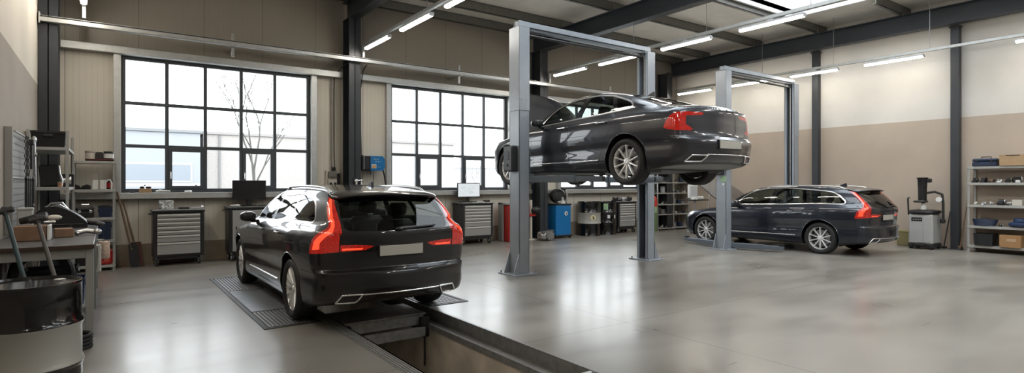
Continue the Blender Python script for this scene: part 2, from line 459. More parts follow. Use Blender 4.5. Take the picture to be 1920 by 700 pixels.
class BodyCutter:
    def __init__(s, S):
        s.S = S
        bm = s.bm = bmesh.new()
        ph = np.radians(np.concatenate([np.linspace(-90,-32,9)[:-1], np.linspace(-32,64,72)[:-1], np.linspace(64,90,13)]))
        O = []; D = []
        nr = 30
        for th in np.linspace(PI/2, 0, 66)[:-1]:
            for p in ph: O.append((-.45,0,.62)); D.append((-math.sin(th), math.cos(th)*math.cos(p), math.cos(th)*math.sin(p)))
        xs = np.linspace(-.45, 3.2, 104)
        for x in xs:
            for p in ph: O.append((x,0,.62)); D.append((0, math.cos(p), math.sin(p)))
        for th in np.linspace(0, PI/2, nr)[1:]:
            for p in ph: O.append((3.2,0,.62)); D.append((math.sin(th), math.cos(th)*math.cos(p), math.cos(th)*math.sin(p)))
        P = S.cast(np.array(O), np.array(D), t1=1.6, steps=110)
        n = len(ph); m = len(P)//n
        P[0::n,1] = 0; P[n-1::n,1] = 0
        vs = [bm.verts.new(p) for p in P]
        for i in range(m-1):
            for k in range(n-1):
                a, b, c, d = vs[i*n+k], vs[i*n+k+1], vs[(i+1)*n+k+1], vs[(i+1)*n+k]
                bm.faces.new((a, b, c, d))
        bmesh.ops.remove_doubles(bm, verts=bm.verts, dist=1e-5)
        bmesh.ops.dissolve_degenerate(bm, edges=bm.edges, dist=1e-6)
        bm.normal_update()
        s.lay = bm.faces.layers.int.new('part')
        # orient outward
        f = max(bm.faces, key=lambda f: f.calc_center_median().y)
        if f.normal.y < 0: bmesh.ops.reverse_faces(bm, faces=bm.faces); bm.normal_update()
    def cut(s, poly, axes, filt, pid, only=None, assign=True):
        ga, gb = axes; la = ga.length_squared; bm = s.bm
        amin = min(p[0] for p in poly)-.002; amax = max(p[0] for p in poly)+.002
        bmin = min(p[1] for p in poly)-.002; bmax = max(p[1] for p in poly)+.002
        def bb(f):
            A = [ga.dot(v.co) for v in f.verts]; B = [gb.dot(v.co) for v in f.verts]
            return min(A), max(A), min(B), max(B)
        cand = set()
        for f in bm.faces:
            c = f.calc_center_median()
            if not filt(c, f.normal): continue
            a0, a1, b0, b1 = bb(f)
            if a1 < amin or a0 > amax or b1 < bmin or b0 > bmax: continue
            cand.add(f)
        n = len(poly)
        for i in range(n):
            p = poly[i]; q = poly[(i+1)%n]
            dx, dy = q[0]-p[0], q[1]-p[1]; L = math.hypot(dx, dy)
            if L < 1e-6: continue
            nx, ny = dy/L, -dx/L
            no = ga*(nx/1.0) + gb*ny
            co = ga*(p[0]/la) + gb*p[1]
            sa0, sa1 = min(p[0],q[0])-1e-4, max(p[0],q[0])+1e-4
            sb0, sb1 = min(p[1],q[1])-1e-4, max(p[1],q[1])+1e-4
            fs = []
            for f in cand:
                a0, a1, b0, b1 = bb(f)
                if a1 < sa0 or a0 > sa1 or b1 < sb0 or b0 > sb1: continue
                d = [(v.co-co).dot(no) for v in f.verts]
                if min(d) > -1e-6 or max(d) < 1e-6: continue
                fs.append(f)
            if not fs: continue
            es = {e for f in fs for e in f.edges}; vv = {v for f in fs for v in f.verts}
            r = bmesh.ops.bisect_plane(bm, geom=list(fs)+list(es)+list(vv), dist=1e-6, plane_co=co, plane_no=no.normalized())
            cand = {f for f in cand if f.is_valid}
            for g in r['geom']:
                if isinstance(g, bmesh.types.BMFace) and g.is_valid: cand.add(g)
        if assign:
            for f in cand:
                c = f.calc_center_median()
                if only is not None and f[s.lay] not in only: continue
                if pip((ga.dot(c), gb.dot(c)), poly): f[s.lay] = pid
    def finish(s):
        bm = s.bm
        bm.verts.index_update()
        s.co = np.array([v.co[:] for v in bm.verts])
        s.nm = s.S.grad(s.co)
        s.faces = {}
        for f in bm.faces:
            s.faces.setdefault(f[s.lay], []).append([v.index for v in f.verts])
    def mesh(s, name, ids, mats, parent, side=0, idmat=None, off=0., flip=False, flt=None, xf=None):
        """side 0: both halves in one mesh; +1 left only; -1 right only."""
        fs = []; mi = []
        for pid in ids:
            for f in s.faces.get(pid, []):
                if flt is not None and not flt(s.co[f].mean(axis=0)): continue
                fs.append(f); mi.append((idmat or {}).get(pid, 0))
        if not fs: return None
        used = sorted({i for f in fs for i in f}); mp = {u:i for i,u in enumerate(used)}
        co = s.co[used] - s.nm[used]*off; nm = s.nm[used]*(-1 if flip else 1)
        V = []; F = []; N = []; MI = []
        for sg in ((1,-1) if side == 0 else (side,)):
            b = len(V)
            S_ = np.array([1, sg, 1])
            V += (co*S_).tolist(); N += (nm*S_).tolist()
            for f, m in zip(fs, mi):
                q = [b+mp[i] for i in f]
                F.append(q if (sg > 0) != flip else q[::-1]); MI.append(m)
        if xf is not None:
            V = [tuple(xf @ Vector(v)) for v in V]; R = xf.to_3x3(); N = [tuple(R @ Vector(v)) for v in N]
        me = bpy.data.meshes.new(name); me.from_pydata(V, [], F)
        for m in (mats if isinstance(mats, (list,tuple)) else [mats]): me.materials.append(m)
        me.polygons.foreach_set('material_index', MI)
        me.polygons.foreach_set('use_smooth', [True]*len(F))
        me.update()
        me.normals_split_custom_set_from_vertices(N)
        o = bpy.data.objects.new(name, me); COL.objects.link(o)
        if parent is not None: o.parent = parent
        return o

def make_wheel(parent, x, sg, style, z=.347, steer=0.):
    """one road wheel: tyre, rim with spokes, brake disc; sg +1 left, -1 right."""
    w = MB(); R = .347; rr = .262; hw = .118
    prof = [(rr-.012,-hw+.012),(rr,-hw+.004),(rr+.03,-hw-.006),(R-.035,-hw-.004),(R-.012,-hw+.012),(R-.002,-hw+.035)]
    for gy in (-.06,-.02,.02,.06):
        prof += [(R,gy-.008),(R-.007,gy-.004),(R-.007,gy+.004),(R,gy+.008)]
    prof += [(R-.002,hw-.035),(R-.012,hw-.012),(R-.035,hw+.004),(rr+.03,hw+.006),(rr,hw-.004),(rr-.012,hw-.012)]
    w.lathe(prof, 56, axis='y', closed=True)
    y0 = .795
    t = w.build('wheel', TYRE, parent, 40); t.location = (x, sg*y0, z)
    r = MB()
    # barrel and lip (outer face towards +y)
    r.lathe([(rr-.004,-hw+.02),(rr-.03,-.06),(rr-.034,.05),(rr-.014,.088),(rr-.003,.104),(rr+.004,.108),(rr+.005,.1),(rr-.001,.08),(rr-.001,-hw+.02)], 48, axis='y', closed=True)
    r.lathe([(.001,.086),(.024,.088),(.03,.082),(.034,.076),(.058,.072),(.062,.06),(.062,.03),(.001,.03)], 24, axis='y')
    ns = 10 if style == 'ten' else 12
    for k in range(ns):
        a0 = 2*PI*k/ns
        if style == 'ten':
            legs = [(0., .024, .021)]
        else:
            legs = [(-.085, .013, .015), (.085, .013, .015)]
        for da, w0, w1 in legs:
            n = 6; A = []
            for i in range(n+1):
                f = i/n; rad = .055 + (rr-.012-.055)*f
                an = a0 + da*(f**.8)
                hwid = (w0*(1-f)+w1*f)/2 * (1 if style != 'ten' else 1+.5*abs(f-.5))
                dep = .07 + .022*math.sin(f*PI*.55)
                c, s_ = math.cos(an), math.sin(an)
                def P(off, yy): return (rad*s_+off*c, yy, rad*c-off*s_)
                A.append(r.addv([P(-hwid, dep-.03), P(-hwid*.85, dep-.002), P(-hwid*.5, dep+.004), P(hwid*.5, dep+.004), P(hwid*.85, dep-.002), P(hwid, dep-.03)]))
            for i in range(n):
                for j in range(6):
                    j2 = (j+1)%6
                    r.face((A[i]+j, A[i]+j2, A[i+1]+j2, A[i+1]+j))
    for k in range(5):
        a = 2*PI*(k+.5)/5
        r.lathe([(.001,.080),(.008,.079),(.009,.07)], 8, o=(.05*math.sin(a), 0, .05*math.cos(a)), axis='y')
    if sg < 0:
        r.v = [(a, -b, c) for a, b, c in r.v]
    rim = r.build('rim', RIM, t, 40)
    b = MB()
    b.lathe([(.001,-.02),(.2,-.02),(.2,.012),(.001,.012)], 36, axis='y')
    b.lathe([(.001,-.10),(rr-.04,-.10),(rr-.04,-.04),(rr-.045,-.04),(.001,-.05)], 36, axis='y')
    bd = b.build('brake_disc', [RIM_DK], t, 40)
    c = MB(); c.lathe([(.09,-.0),(.185,-.0),(.185,.02),(.09,.02)], 36, axis='y', closed=True); c.m = 1
    c.box(.10,.20,-.02,.045,-.10,.10,.015)
    cd = c.build('brake_rotor', [DISC, RIM_DK], t, 40)
    if sg < 0:
        for q in (bd, cd): q.scale = (1,-1,1)
    if steer: t.rotation_euler = (0,0,steer)
    return t

_CUT = {}
def get_cutter(kind):
    if kind in _CUT: return _CUT[kind]
    S = CarShape(kind); C = BodyCutter(S)
    est = kind == 'estate'
    side = lambda c, n: c.y > .35 and n.y > .12
    rear = lambda c, n: c.x < -.2 and n.x < -.18
    corner = lambda c, n: c.x < -.3 and c.y > .25 and (n.x < -.1 or n.y > .3)
    top = lambda c, n: n.z > .25
    # --- doors
    fd = [(2.25,1.06),(2.245,.95),(2.215,.7),(2.19,.5),(2.18,.30),(1.245,.295),(1.25,.6),(1.25,1.075)]
    rd = [(1.25,1.075),(1.25,.6),(1.245,.295),(.56,.29),(.52,.42),(.475,.56),(.40,.68),(.32,.80),(.27,.92),(.245,1.10)]
    C.cut(fd, SIDE, side, FDOOR); C.cut(rd, SIDE, side, RDOOR)
    # --- tailgate / boot lid
    if est:
        gate = [(0,.615),(.40,.617),(.55,.622),(.60,.64),(.632,.68),(.650,.75),(.655,.84),(.655,1.03),(.655,1.1),(.66,1.2),(.645,1.30),(.60,1.42),(0,1.46)]
        C.cut(gate, REAR, rear, GATE)
    else:
        gate = [(-.001,.685),(.45,.688),(.56,.70),(.62,.75),(.635,.85),(.66,1.0),(.64,1.2),(-.001,1.2)]
        C.cut(gate, REAR, rear, GATE)
        lid = [(-1.2,-.001),(-1.2,.66),(-.95,.66),(-.75,.645),(-.60,.615),(-.53,.50),(-.49,.25),(-.475,-.001)]
        C.cut(lid, TOP, lambda c, n: n.z > .3 and c.x < -.3, GATE)
    # --- bumpers and lower edge
    C.cut([(-1.4,.0),(-.415,.0),(-.415,.62 if est else .66),(-1.4,.62 if est else .66)], SIDE, lambda c, n: c.x < -.3, BUMPER, only=(BODY,))
    C.cut([(3.36,.0),(4.2,.0),(4.2,.60),(3.36,.60)], SIDE, lambda c, n: c.x > 3.25, BUMPER, only=(BODY,))
    C.cut([(-1.4,.0),(4.2,.0),(4.2,.235),(3.4,.235),(-.4,.235),(-.5,.31),(-1.4,.33)], SIDE, lambda c, n: True, CLAD)
    if not est:
        C.cut([(-1.4,.0),(-.60,.0),(-.60,.255),(-1.4,.338)], SIDE, lambda c, n: c.x < -.5, UNDERP)
    # --- side windows
    if est:
        P0 = [(2.12,1.022),(2.02,1.15),(1.93,1.235),(1.80,1.32),(1.65,1.39),(1.5,1.428),(1.34,1.45),(1.1,1.464),(.85,1.466),(.545,1.448),(.25,1.429),(-.02,1.406),
              (-.15,1.387),(-.243,1.36),(-.34,1.31),(-.42,1.245),(-.48,1.19),(-.498,1.152),(-.48,1.118),(-.43,1.102),(.2,1.096),(.71,1.071),(1.245,1.052)]
        bp = [(1.262,1.0),(1.15,1.5),(1.06,1.5),(1.122,1.0)]
        cp = [(.275,1.0),(.43,1.5),(.38,1.5),(.195,1.0)]
    else:
        P0 = [(2.10,1.018),(2.0,1.13),(1.86,1.25),(1.72,1.335),(1.55,1.40),(1.31,1.445),(1.0,1.458),(.684,1.442),(.45,1.402),(.245,1.338),(.1,1.29),(.02,1.258),(-.04,1.215),
              (-.062,1.18),(-.05,1.15),(.0,1.128),(.129,1.113),(.311,1.104),(1.2,1.062)]
        bp = [(1.215,1.0),(1.045,1.5),(.97,1.5),(1.07,1.0)]
        cp = [(.23,1.0),(.52,1.5),(.43,1.5),(.155,1.0)]
    P1 = offset_poly(P0, .024)
    C.cut(P0, SIDE, side, TRIM)
    C.cut(P1, SIDE, side, FGLASS)
    mid = lambda pl: sum(p[0] for p in pl)/4
    C.cut(bp, SIDE, side, PILLAR, only=(FGLASS,))
    C.cut(cp, SIDE, side, PILLAR, only=(FGLASS,))
    mb_, mc_ = mid(bp), mid(cp)
    for f in C.bm.faces:
        if f[C.lay] == FGLASS:
            x = f.calc_center_median().x
            f[C.lay] = FGLASS if x > mb_ else (RGLASS if x > mc_ else QGLASS)
    # --- windscreen
    ws = [(2.455,-.001),(2.43,.30),(2.36,.55),(2.23,.735),(2.12,.755),(1.62,.585),(1.52,.575),(1.545,.3),(1.56,-.001)]
    C.cut(ws, TOP, lambda c, n: n.z > .3 and 1.3 < c.x < 2.7, WSHIELD)
    # --- bonnet
    hd = [(2.52,-.001),(2.50,.30),(2.44,.55),(2.36,.70),(2.45,.775),(2.9,.765),(3.3,.725),(3.55,.66),(3.68,.56),(3.75,.38),(3.775,.2),(3.78,-.001)]
    C.cut(hd, TOP, lambda c, n: n.z > .35 and c.x > 2.2, HOOD)
    # --- rear screen
    if est:
        bg = [(0,1.036),(.30,1.038),(.5,1.042),(.575,1.055),(.60,1.085),(.605,1.2),(.585,1.32),(.56,1.372),(.3,1.392),(0,1.398)]
        C.cut(bg, REAR, rear, BGLASS)
    else:
        bg = [(.30,-.001),(.29,.3),(.235,.565),(.1,.60),(-.30,.585),(-.47,.54),(-.47,.3),(-.455,-.001)]
        C.cut(bg, TOP, lambda c, n: n.z > .3 and -.8 < c.x < .5, BGLASS)
    # --- lamps
    if est:
        lamp = [(-.13,1.40),(-.09,1.34),(-.02,1.25),(.05,1.16),(.09,1.095),(.06,1.065),(-.01,1.035),(-.08,1.00),(-.13,.955),(-.185,.825),(-.17,.815),(.05,.825),(.275,.835),(.285,.95),(.31,1.04),(.24,1.13),(.14,1.235),(.0,1.38),(-.03,1.41)]
        glow = [(-.075,1.37),(.015,1.235),(.135,1.09),(.12,1.055),(.0,1.0),(-.07,.95),(-.11,.86),(.02,.868),(.03,.93),(.10,.985),(.20,1.04),(.185,1.10),(.07,1.25),(-.035,1.385)]
        C.cut(lamp, CORNER, corner, TAIL); C.cut(glow, CORNER, corner, TAILGLOW, only=(TAIL,))
        inner = [(.648,.837),(.648,.905),(.48,.902),(.34,.888),(.31,.880),(.40,.842)]
        C.cut(inner, REAR, rear, TAILIN)
        C.cut([(.63,.848),(.63,.868),(.42,.868),(.43,.85)], REAR, rear, TAILGLOW, only=(TAILIN,))
    else:
        lamp = [(-.205,.79),(-.175,.866),(-.09,.955),(.03,.995),(.21,1.006),(.40,1.004),(.575,1.0),(.545,.968),(.38,.958),(.215,.950),(.205,.83),(.35,.775),(.33,.748),(.045,.745),(-.14,.765)]
        glow = [(-.06,.90),(.04,.935),(.18,.945),(.18,.91),(.06,.90),(-.02,.87)]
        C.cut(lamp, CORNER, corner, TAIL); C.cut(glow, CORNER, corner, TAILGLOW, only=(TAIL,))
    FR = lambda c, n: c.x > 2.9 and n.x > .05
    hl = [(3.28,.805),(3.42,.815),(3.62,.80),(3.80,.745),(3.86,.69),(3.70,.655),(3.50,.665),(3.36,.72)]
    C.cut(hl, SIDE, lambda c, n: c.x > 3.2 and c.y > .5, HEAD)
    C.cut([(-.001,.42),(.42,.42),(.48,.5),(.46,.70),(-.001,.72)], REAR, lambda c, n: n.x > .6, GRILLE)
    # --- panel gaps
    g = .007
    C.cut(strip(dense(fd[:5], False), g), SIDE, side, GAP)
    C.cut(strip(dense([(2.18,.30),(1.245,.295),(.56,.29)], False), g), SIDE, side, GAP)
    C.cut(strip(dense([(1.245,.295),(1.25,.6),(1.25,1.06)], False), g), SIDE, side, GAP)
    C.cut(strip(smooth_line([(.56,.29),(.52,.42),(.475,.56),(.40,.68),(.32,.80),(.27,.92),(.25,1.09)], 3), g), SIDE, side, GAP)
    if est:
        C.cut(strip(dense([(0,.615),(.40,.617),(.55,.622),(.60,.64),(.632,.68),(.650,.75),(.655,.84),(.655,1.03)], False), .010), REAR, rear, GAP)
        C.cut(strip(dense([(-.415,.62),(-1.3,.62)], False), g), SIDE, lambda c, n: c.x < -.41 and n.y > .2 and c.y > .6, GAP)
    else:
        C.cut(strip(dense([(0,.685),(.45,.688),(.56,.70),(.62,.75),(.632,.84)], False), .010), REAR, rear, GAP)
        C.cut(strip(dense([(-.415,.66),(-1.3,.66)], False), g), SIDE, lambda c, n: c.x < -.41 and n.y > .2 and c.y > .62, GAP, only=(BODY,BUMPER))
        C.cut(strip(dense([(-.98,.655),(-.95,.655),(-.75,.64),(-.60,.61)], False), g), TOP, lambda c, n: n.z > .3 and c.x < -.3, GAP, only=(BODY,GATE))
    C.cut(strip(dense([hd[i] for i in range(4,12)], False), g), TOP, lambda c, n: n.z > .35 and c.x > 2.2, GAP)
    # --- wheel arches
    ra = .402
    for cx in (0., 2.941):
        circ = [(cx+ra*math.cos(2*PI*k/48), .355+ra*math.sin(2*PI*k/48)) for k in range(48)]
        C.cut([(cx-.41,-.2),(cx+.41,-.2),(cx+.41,.9),(cx-.41,.9)], SIDE, lambda c, n: c.y > .4, BODY, assign=False)
        # split along y=.56 on the underside
        C.cut([(cx-.45,.56),(cx+.45,.56),(cx+.45,1.2),(cx-.45,1.2)], TOP, lambda c, n: c.z < .4, BODY, assign=False)
        C.cut(circ, SIDE, lambda c, n: c.y > .56, KILL)
    C.finish()
    _CUT[kind] = (C, S)
    return C, S

def build_car(kind, label, paintm, wheel_style, hood_open=0., loc=(0,0,0), lit=True):
    est = kind == 'estate'
    C, S = get_cutter(kind)
    root = thing('estate_car' if est else 'saloon_car', label, 'car', loc, PI/2)
    ra = .402
    # ---------------------------------------------------------------- meshes
    xf = None
    body = C.mesh('body', (BODY, GAP, CLAD, PILLAR, GRILLE, UNDERP), [paintm, GAPM, BLACK, BLACK_GLOSS, UNDER], root,
                  idmat={GAP:1, CLAD:2, PILLAR:3, GRILLE:3, UNDERP:4})
    C.mesh('window_trim', (TRIM,), CHROME, root)
    C.mesh('windscreen', (WSHIELD,), CARGLASS, root)
    bump = C.mesh('rear_bumper', (BUMPER,), paintm, root, flt=lambda c: c[0] < 1)
    C.mesh('front_bumper', (BUMPER,), paintm, root, flt=lambda c: c[0] > 1)
    gate_o = C.mesh('tailgate' if est else 'boot_lid', (GATE,), paintm, root)
    C.mesh('rear_window', (BGLASS,), CARGLASS, gate_o if est else root)
    for sg in (1,-1):
        d = C.mesh('front_door', (FDOOR,), paintm, root, sg); C.mesh('side_window', (FGLASS,), CARGLASS, d, sg)
        d2 = C.mesh('rear_door', (RDOOR,), paintm, root, sg); C.mesh('side_window', (RGLASS,), CARGLASS, d2, sg)
        C.mesh('quarter_window', (QGLASS,), CARGLASS, root, sg)
        tl = C.mesh('tail_light', (TAIL, TAILGLOW), [LAMP_RED, LAMP_GLOW if lit else LAMP_RED], root, sg, idmat={TAILGLOW:1}, flt=None if not est else (lambda c: not (c[0] < -.9 and c[1] < .645 and c[2] < .92)))
        if est: C.mesh('tail_light', (TAILIN, TAILGLOW), [LAMP_RED, LAMP_GLOW if lit else LAMP_RED], gate_o, sg, idmat={TAILGLOW:1}, flt=lambda c: c[0] < -.9 and c[1] < .645 and c[2] < .92)
        C.mesh('headlight', (HEAD,), HEADLAMP, root, sg)
        # mirror
        my = S.y_at(1.98, 1.0)
        m = MB()
        m.blob((1.99, sg*(my+.118), 1.075), (.085,.105,.07), 18, 12, 2.8)
        m.m = 1; m.box(1.95,2.03, sg*(my-.03), sg*(my+.08), .99, 1.03, .012)
        m.box(1.902,1.915, sg*(my+.05), sg*(my+.20), 1.03,1.12,.006)
        m.build('mirror', [paintm, BLACK], d, 50)
        for dd, hx, hz in ((d,1.39,.945),(d2,.46,.957)):
            h = MB(); y = S.y_at(hx, hz)
            h.tube([(hx+.13,sg*(y-.012),hz),(hx+.11,sg*(y+.025),hz),(hx,sg*(y+.03),hz),(hx-.10,sg*(y+.025),hz),(hx-.12,sg*(y-.012),hz)], .013, 8)
            h.m = 1; h.box(hx-.095,hx+.10, sg*(y+.036), sg*(y+.043), hz-.006, hz+.005)
            h.build('door_handle', [paintm, CHROME], dd, 50)
        st = MB()
        xs = np.linspace(2.16, .54, 14)
        st.tube([(x, sg*(S.y_at(x, .365+.012*(2.2-x))+.004), .365+.012*(2.2-x)) for x in xs], .011, 8)
        st.build('sill_trim', CHROME, root, 60)
        # arch liner
        for cx in (0., 2.941):
            a = MB(); n = 30; rows = []
            for k in range(n+1):
                an = -.42 + (PI+.84)*k/n
                x, z = cx+ra*math.cos(an), .355+ra*math.sin(an)
                zz = max(z, .13)
                yo = S.y_at(x, max(z, .22)) - .002
                x2, z2 = cx+(ra+.0)*math.cos(an), z
                rows.append(a.addv([(x, sg*yo, z), (cx+(ra+.012)*math.cos(an), sg*(yo-.03), .355+(ra+.012)*math.sin(an)), (x2, sg*.55, z2), (cx+.12*math.cos(an), sg*.55, .355+.12*math.sin(an))]))
            for k in range(n):
                for j in range(3): a.face((rows[k]+j, rows[k]+j+1, rows[k+1]+j+1, rows[k+1]+j))
            a.build('wheel_arch', BLACK, root, 40)
            lip = MB()
            lip.tube([(cx+(ra+.004)*math.cos(an), sg*(S.y_at(cx+(ra+.004)*math.cos(an), .355+(ra+.004)*math.sin(an))-.004), .355+(ra+.004)*math.sin(an)) for an in np.linspace(-.2, PI+.2, 30)], .009, 6)
            lip.build('arch_lip', paintm, root, 60)
    for cx in (0., 2.941):
        for sg in (1,-1): make_wheel(root, cx, sg, wheel_style)
    # inner lining of the cabin
    C.mesh('cabin_lining', (BODY, FDOOR, RDOOR, PILLAR, GATE, TRIM, GAP, TAIL, TAILIN, TAILGLOW, BUMPER), INTERIOR, root, off=.022, flip=True, flt=lambda c: c[2] > .40 and c[0] < 2.5 and not (abs(c[0]) < .45 and c[2] < .76))
    # bonnet
    b2 = C.mesh('bonnet', (HOOD,), [paintm, BLACK], root)
    bm = bmesh.new(); bm.from_mesh(b2.data)
    bmesh.ops.remove_doubles(bm, verts=bm.verts, dist=1e-4)
    fs = list(bm.faces)
    r = bmesh.ops.solidify(bm, geom=fs, thickness=.022)
    for f in bm.faces:
        if f.normal.z < -.2: f.material_index = 1
    if hood_open:
        M = Matrix.Translation((2.42,0,1.0)) @ Matrix.Rotation(-hood_open, 4, 'Y') @ Matrix.Translation((-2.42,0,-1.0))
        bmesh.ops.transform(bm, matrix=M, verts=bm.verts)
    bm.to_mesh(b2.data); bm.free()
    b2.data.polygons.foreach_set('use_smooth', [True]*len(b2.data.polygons)); b2.data.set_sharp_from_angle(angle=.6)
    e = MB(); e.box(2.45,3.72,-.72,.72,.45,.72,.02); e.box(2.7,3.4,-.35,.35,.72,.80,.04); e.box(2.6,2.9,.42,.68,.72,.82,.02); e.box(3.0,3.5,-.66,-.42,.72,.79,.03)
    e.build('engine', INTERIOR, root)
    if hood_open:
        s_ = MB(); p = M @ Vector((3.05, .70, .93))
        s_.tube([(2.95,.74,.86), tuple(p)], .012, 8); s_.build('gas_strut', STEEL, root)
    # seats, dash
    it = MB()
    it.box(-.5,2.3,-.78,.78,.22,.30)
    it.box(2.0,2.42,-.74,.74,.62,.98,.06)
    it.box(-.55,-.3,-.66,.66,.3,.98,.05)
    it.build('cabin_floor', INTERIOR, root)
    for sx, sy in ((1.15,.38),(1.15,-.38),(.2,.40),(.2,-.40)):
        q = MB()
        q.box(sx-.05,sx+.5,sy-.26,sy+.26,.32,.55,.07)
        T = Matrix.Translation((sx-.02,sy,.5)) @ Matrix.Rotation(-.22,4,'Y')
        q.box(-.09,.07,-.25,.25,0,.60,.06,T)
        q.box(-.06,.03,-.13,.13,.64,.82,.045,T)
        q.build('seat', LEATHER, root, 50)
    wv = MB(); ctr = Vector((1.86,.38,.90))
    wv.tube([ctr + Vector((.06*math.cos(a)*.3-.0, .18*math.cos(a), .17*math.sin(a))) for a in np.linspace(0,2*PI,24,endpoint=False)], .014, 8, closed=True)
    wv.bar(ctr, ctr+Vector((.2,0,-.05)), .05, .05); wv.build('steering_wheel', BLACK, root)
    # antenna fin
    fx = -.08 if est else .30
    zt = S.z_top(fx, 0.)
    a = MB()
    a.prism([(.10,-.01),(.03,.022),(-.03,.05),(-.07,.062),(-.085,.055),(-.095,-.01)], -.018, .018, lambda p, q, h: (fx+p, h*(1-.6*max(0,q)/.06), zt+q))
    a.build('antenna', paintm, root)
    if est:
        for sg in (1,-1):
            rr = MB(); xs = np.linspace(1.40,-.40,16); pts = []
            for i, x in enumerate(xs):
                y = .575 - .0*x; z = S.z_top(x, y)
                up = .028 if 0 < i < 15 else -.008
                pts.append((x, sg*y, z+up))
            rr.tube(pts, .015, 8); rr.build('roof_rail', ALU, root, 60)
        sp = MB(); rows = []
        for y in np.linspace(-.63,.63,29):
            ed = .17*y*y + .10*max(0,(abs(y)-.5)/.13)**2
            dz = -.085*y*y
            x0 = -.46
            zt0 = S.z_top(x0, y)
            tip = -.775+ed
            rows.append(sp.addv([(x0, y, zt0+.003), (-.60+ed*.6, y, 1.462+dz), (tip+.02, y, 1.436+dz), (tip, y, 1.42+dz), (tip+.012, y, 1.402+dz), (-.60+ed, y, 1.375+dz), (-.52+ed, y, 1.34+dz)]))
        for i in range(28):
            for j in range(6): sp.face((rows[i]+j, rows[i]+j+1, rows[i+1]+j+1, rows[i+1]+j))
        sp.face([rows[0]+j for j in range(7)]); sp.face([rows[28]+j for j in range(7)])
        sp.build('roof_spoiler', [paintm], gate_o, 45)
        wp = MB()
        xr = lambda y, z: S.x_rear(abs(y), z)
        wp.tube([(xr(y, 1.055+.02*i/6)-.022, y, 1.055+.02*i/6) for i, y in enumerate(np.linspace(.03,-.42,7))], [.02,.02,.017,.014,.012,.010,.008], 8)
        wp.blob((xr(0,1.052)-.015, .03, 1.052), (.03,.05,.022))
        wp.build('wiper', BLACK, gate_o, 60)
    # number plate
    pz = .825 if est else .565
    pm = MB(); px = S.x_rear(.2, pz)
    pm.box(px-.014, px+.10, -.262,.262, pz-.066, pz+.066, .006); pm.m = 1
    pm.box(px-.020, px-.012, -.250,.250, pz-.054, pz+.054, .003)
    pm.build('number_plate', [BLACK, PLATE], gate_o if est else bump, 30)
    # exhaust surrounds and lower chrome strip
    for sg in (1,-1):
        ex = MB()
        base = [(.69,.315),(.645,.385),(.63,.392),(.47,.392),(.455,.38),(.50,.312),(.52,.304),(.67,.304)]
        if not est: base = [(.74,.335),(.68,.405),(.66,.412),(.46,.412),(.445,.40),(.50,.338),(.52,.33),(.72,.326)]
        pts = smooth_line(base, 4, True)
        P3 = [(S.x_rear(y, z)-.012, sg*y, z) for y, z in pts]
        ex.tube(P3, .010, 8, closed=True); ex.m = 1
        cen = np.mean(np.array(P3), axis=0)
        b0 = ex.addv([(p[0]+.004, p[1], p[2]) for p in P3])
        ex.face(range(b0, b0+len(P3)))
        ex.build('exhaust_finisher', [CHROME, BLACK], bump, 60)
    cs = MB(); zc = .388 if est else .425
    cs.tube([(S.x_rear(abs(y), zc)-.004, y, zc) for y in np.linspace(-.44,.44,21)], .008, 8)
    cs.build('bumper_trim', CHROME, bump, 60)
    return root
# ------------------------------------------------------------------ the hall
XL, XR, YB, YF, ZC = -.95, 16.5, 13.0, -4.0, 5.95
PX0, PX1, PY0, PY1 = 2.08, 3.28, 3.45, 11.0       # inspection pit opening

def node_mat(name):
    m = bpy.data.materials.new(name); m.use_nodes = True
    return m, m.node_tree, m.node_tree.nodes['Principled BSDF']
def add_node(nt, t, **kw):
    n = nt.nodes.new(t)
    for k, v in kw.items(): setattr(n, k, v)
    return n
def math_node(nt, op, a, b=None, clamp=False):
    n = nt.nodes.new('ShaderNodeMath'); n.operation = op; n.use_clamp = clamp
    for i, q in enumerate((a, b)):
        if q is None: continue
        if isinstance(q, (int, float)): n.inputs[i].default_value = q
        else: nt.links.new(q, n.inputs[i])
    return n.outputs[0]
def mix_col(nt, fac, a, b, blend='MIX'):
    n = nt.nodes.new('ShaderNodeMix'); n.data_type = 'RGBA'; n.blend_type = blend
    for s_, q in ((0, fac), (6, a), (7, b)):
        if isinstance(q, (int, float)): n.inputs[s_].default_value = q
        elif isinstance(q, tuple): n.inputs[s_].default_value = (*q, 1)
        else: nt.links.new(q, n.inputs[s_])
    return n.outputs[2]

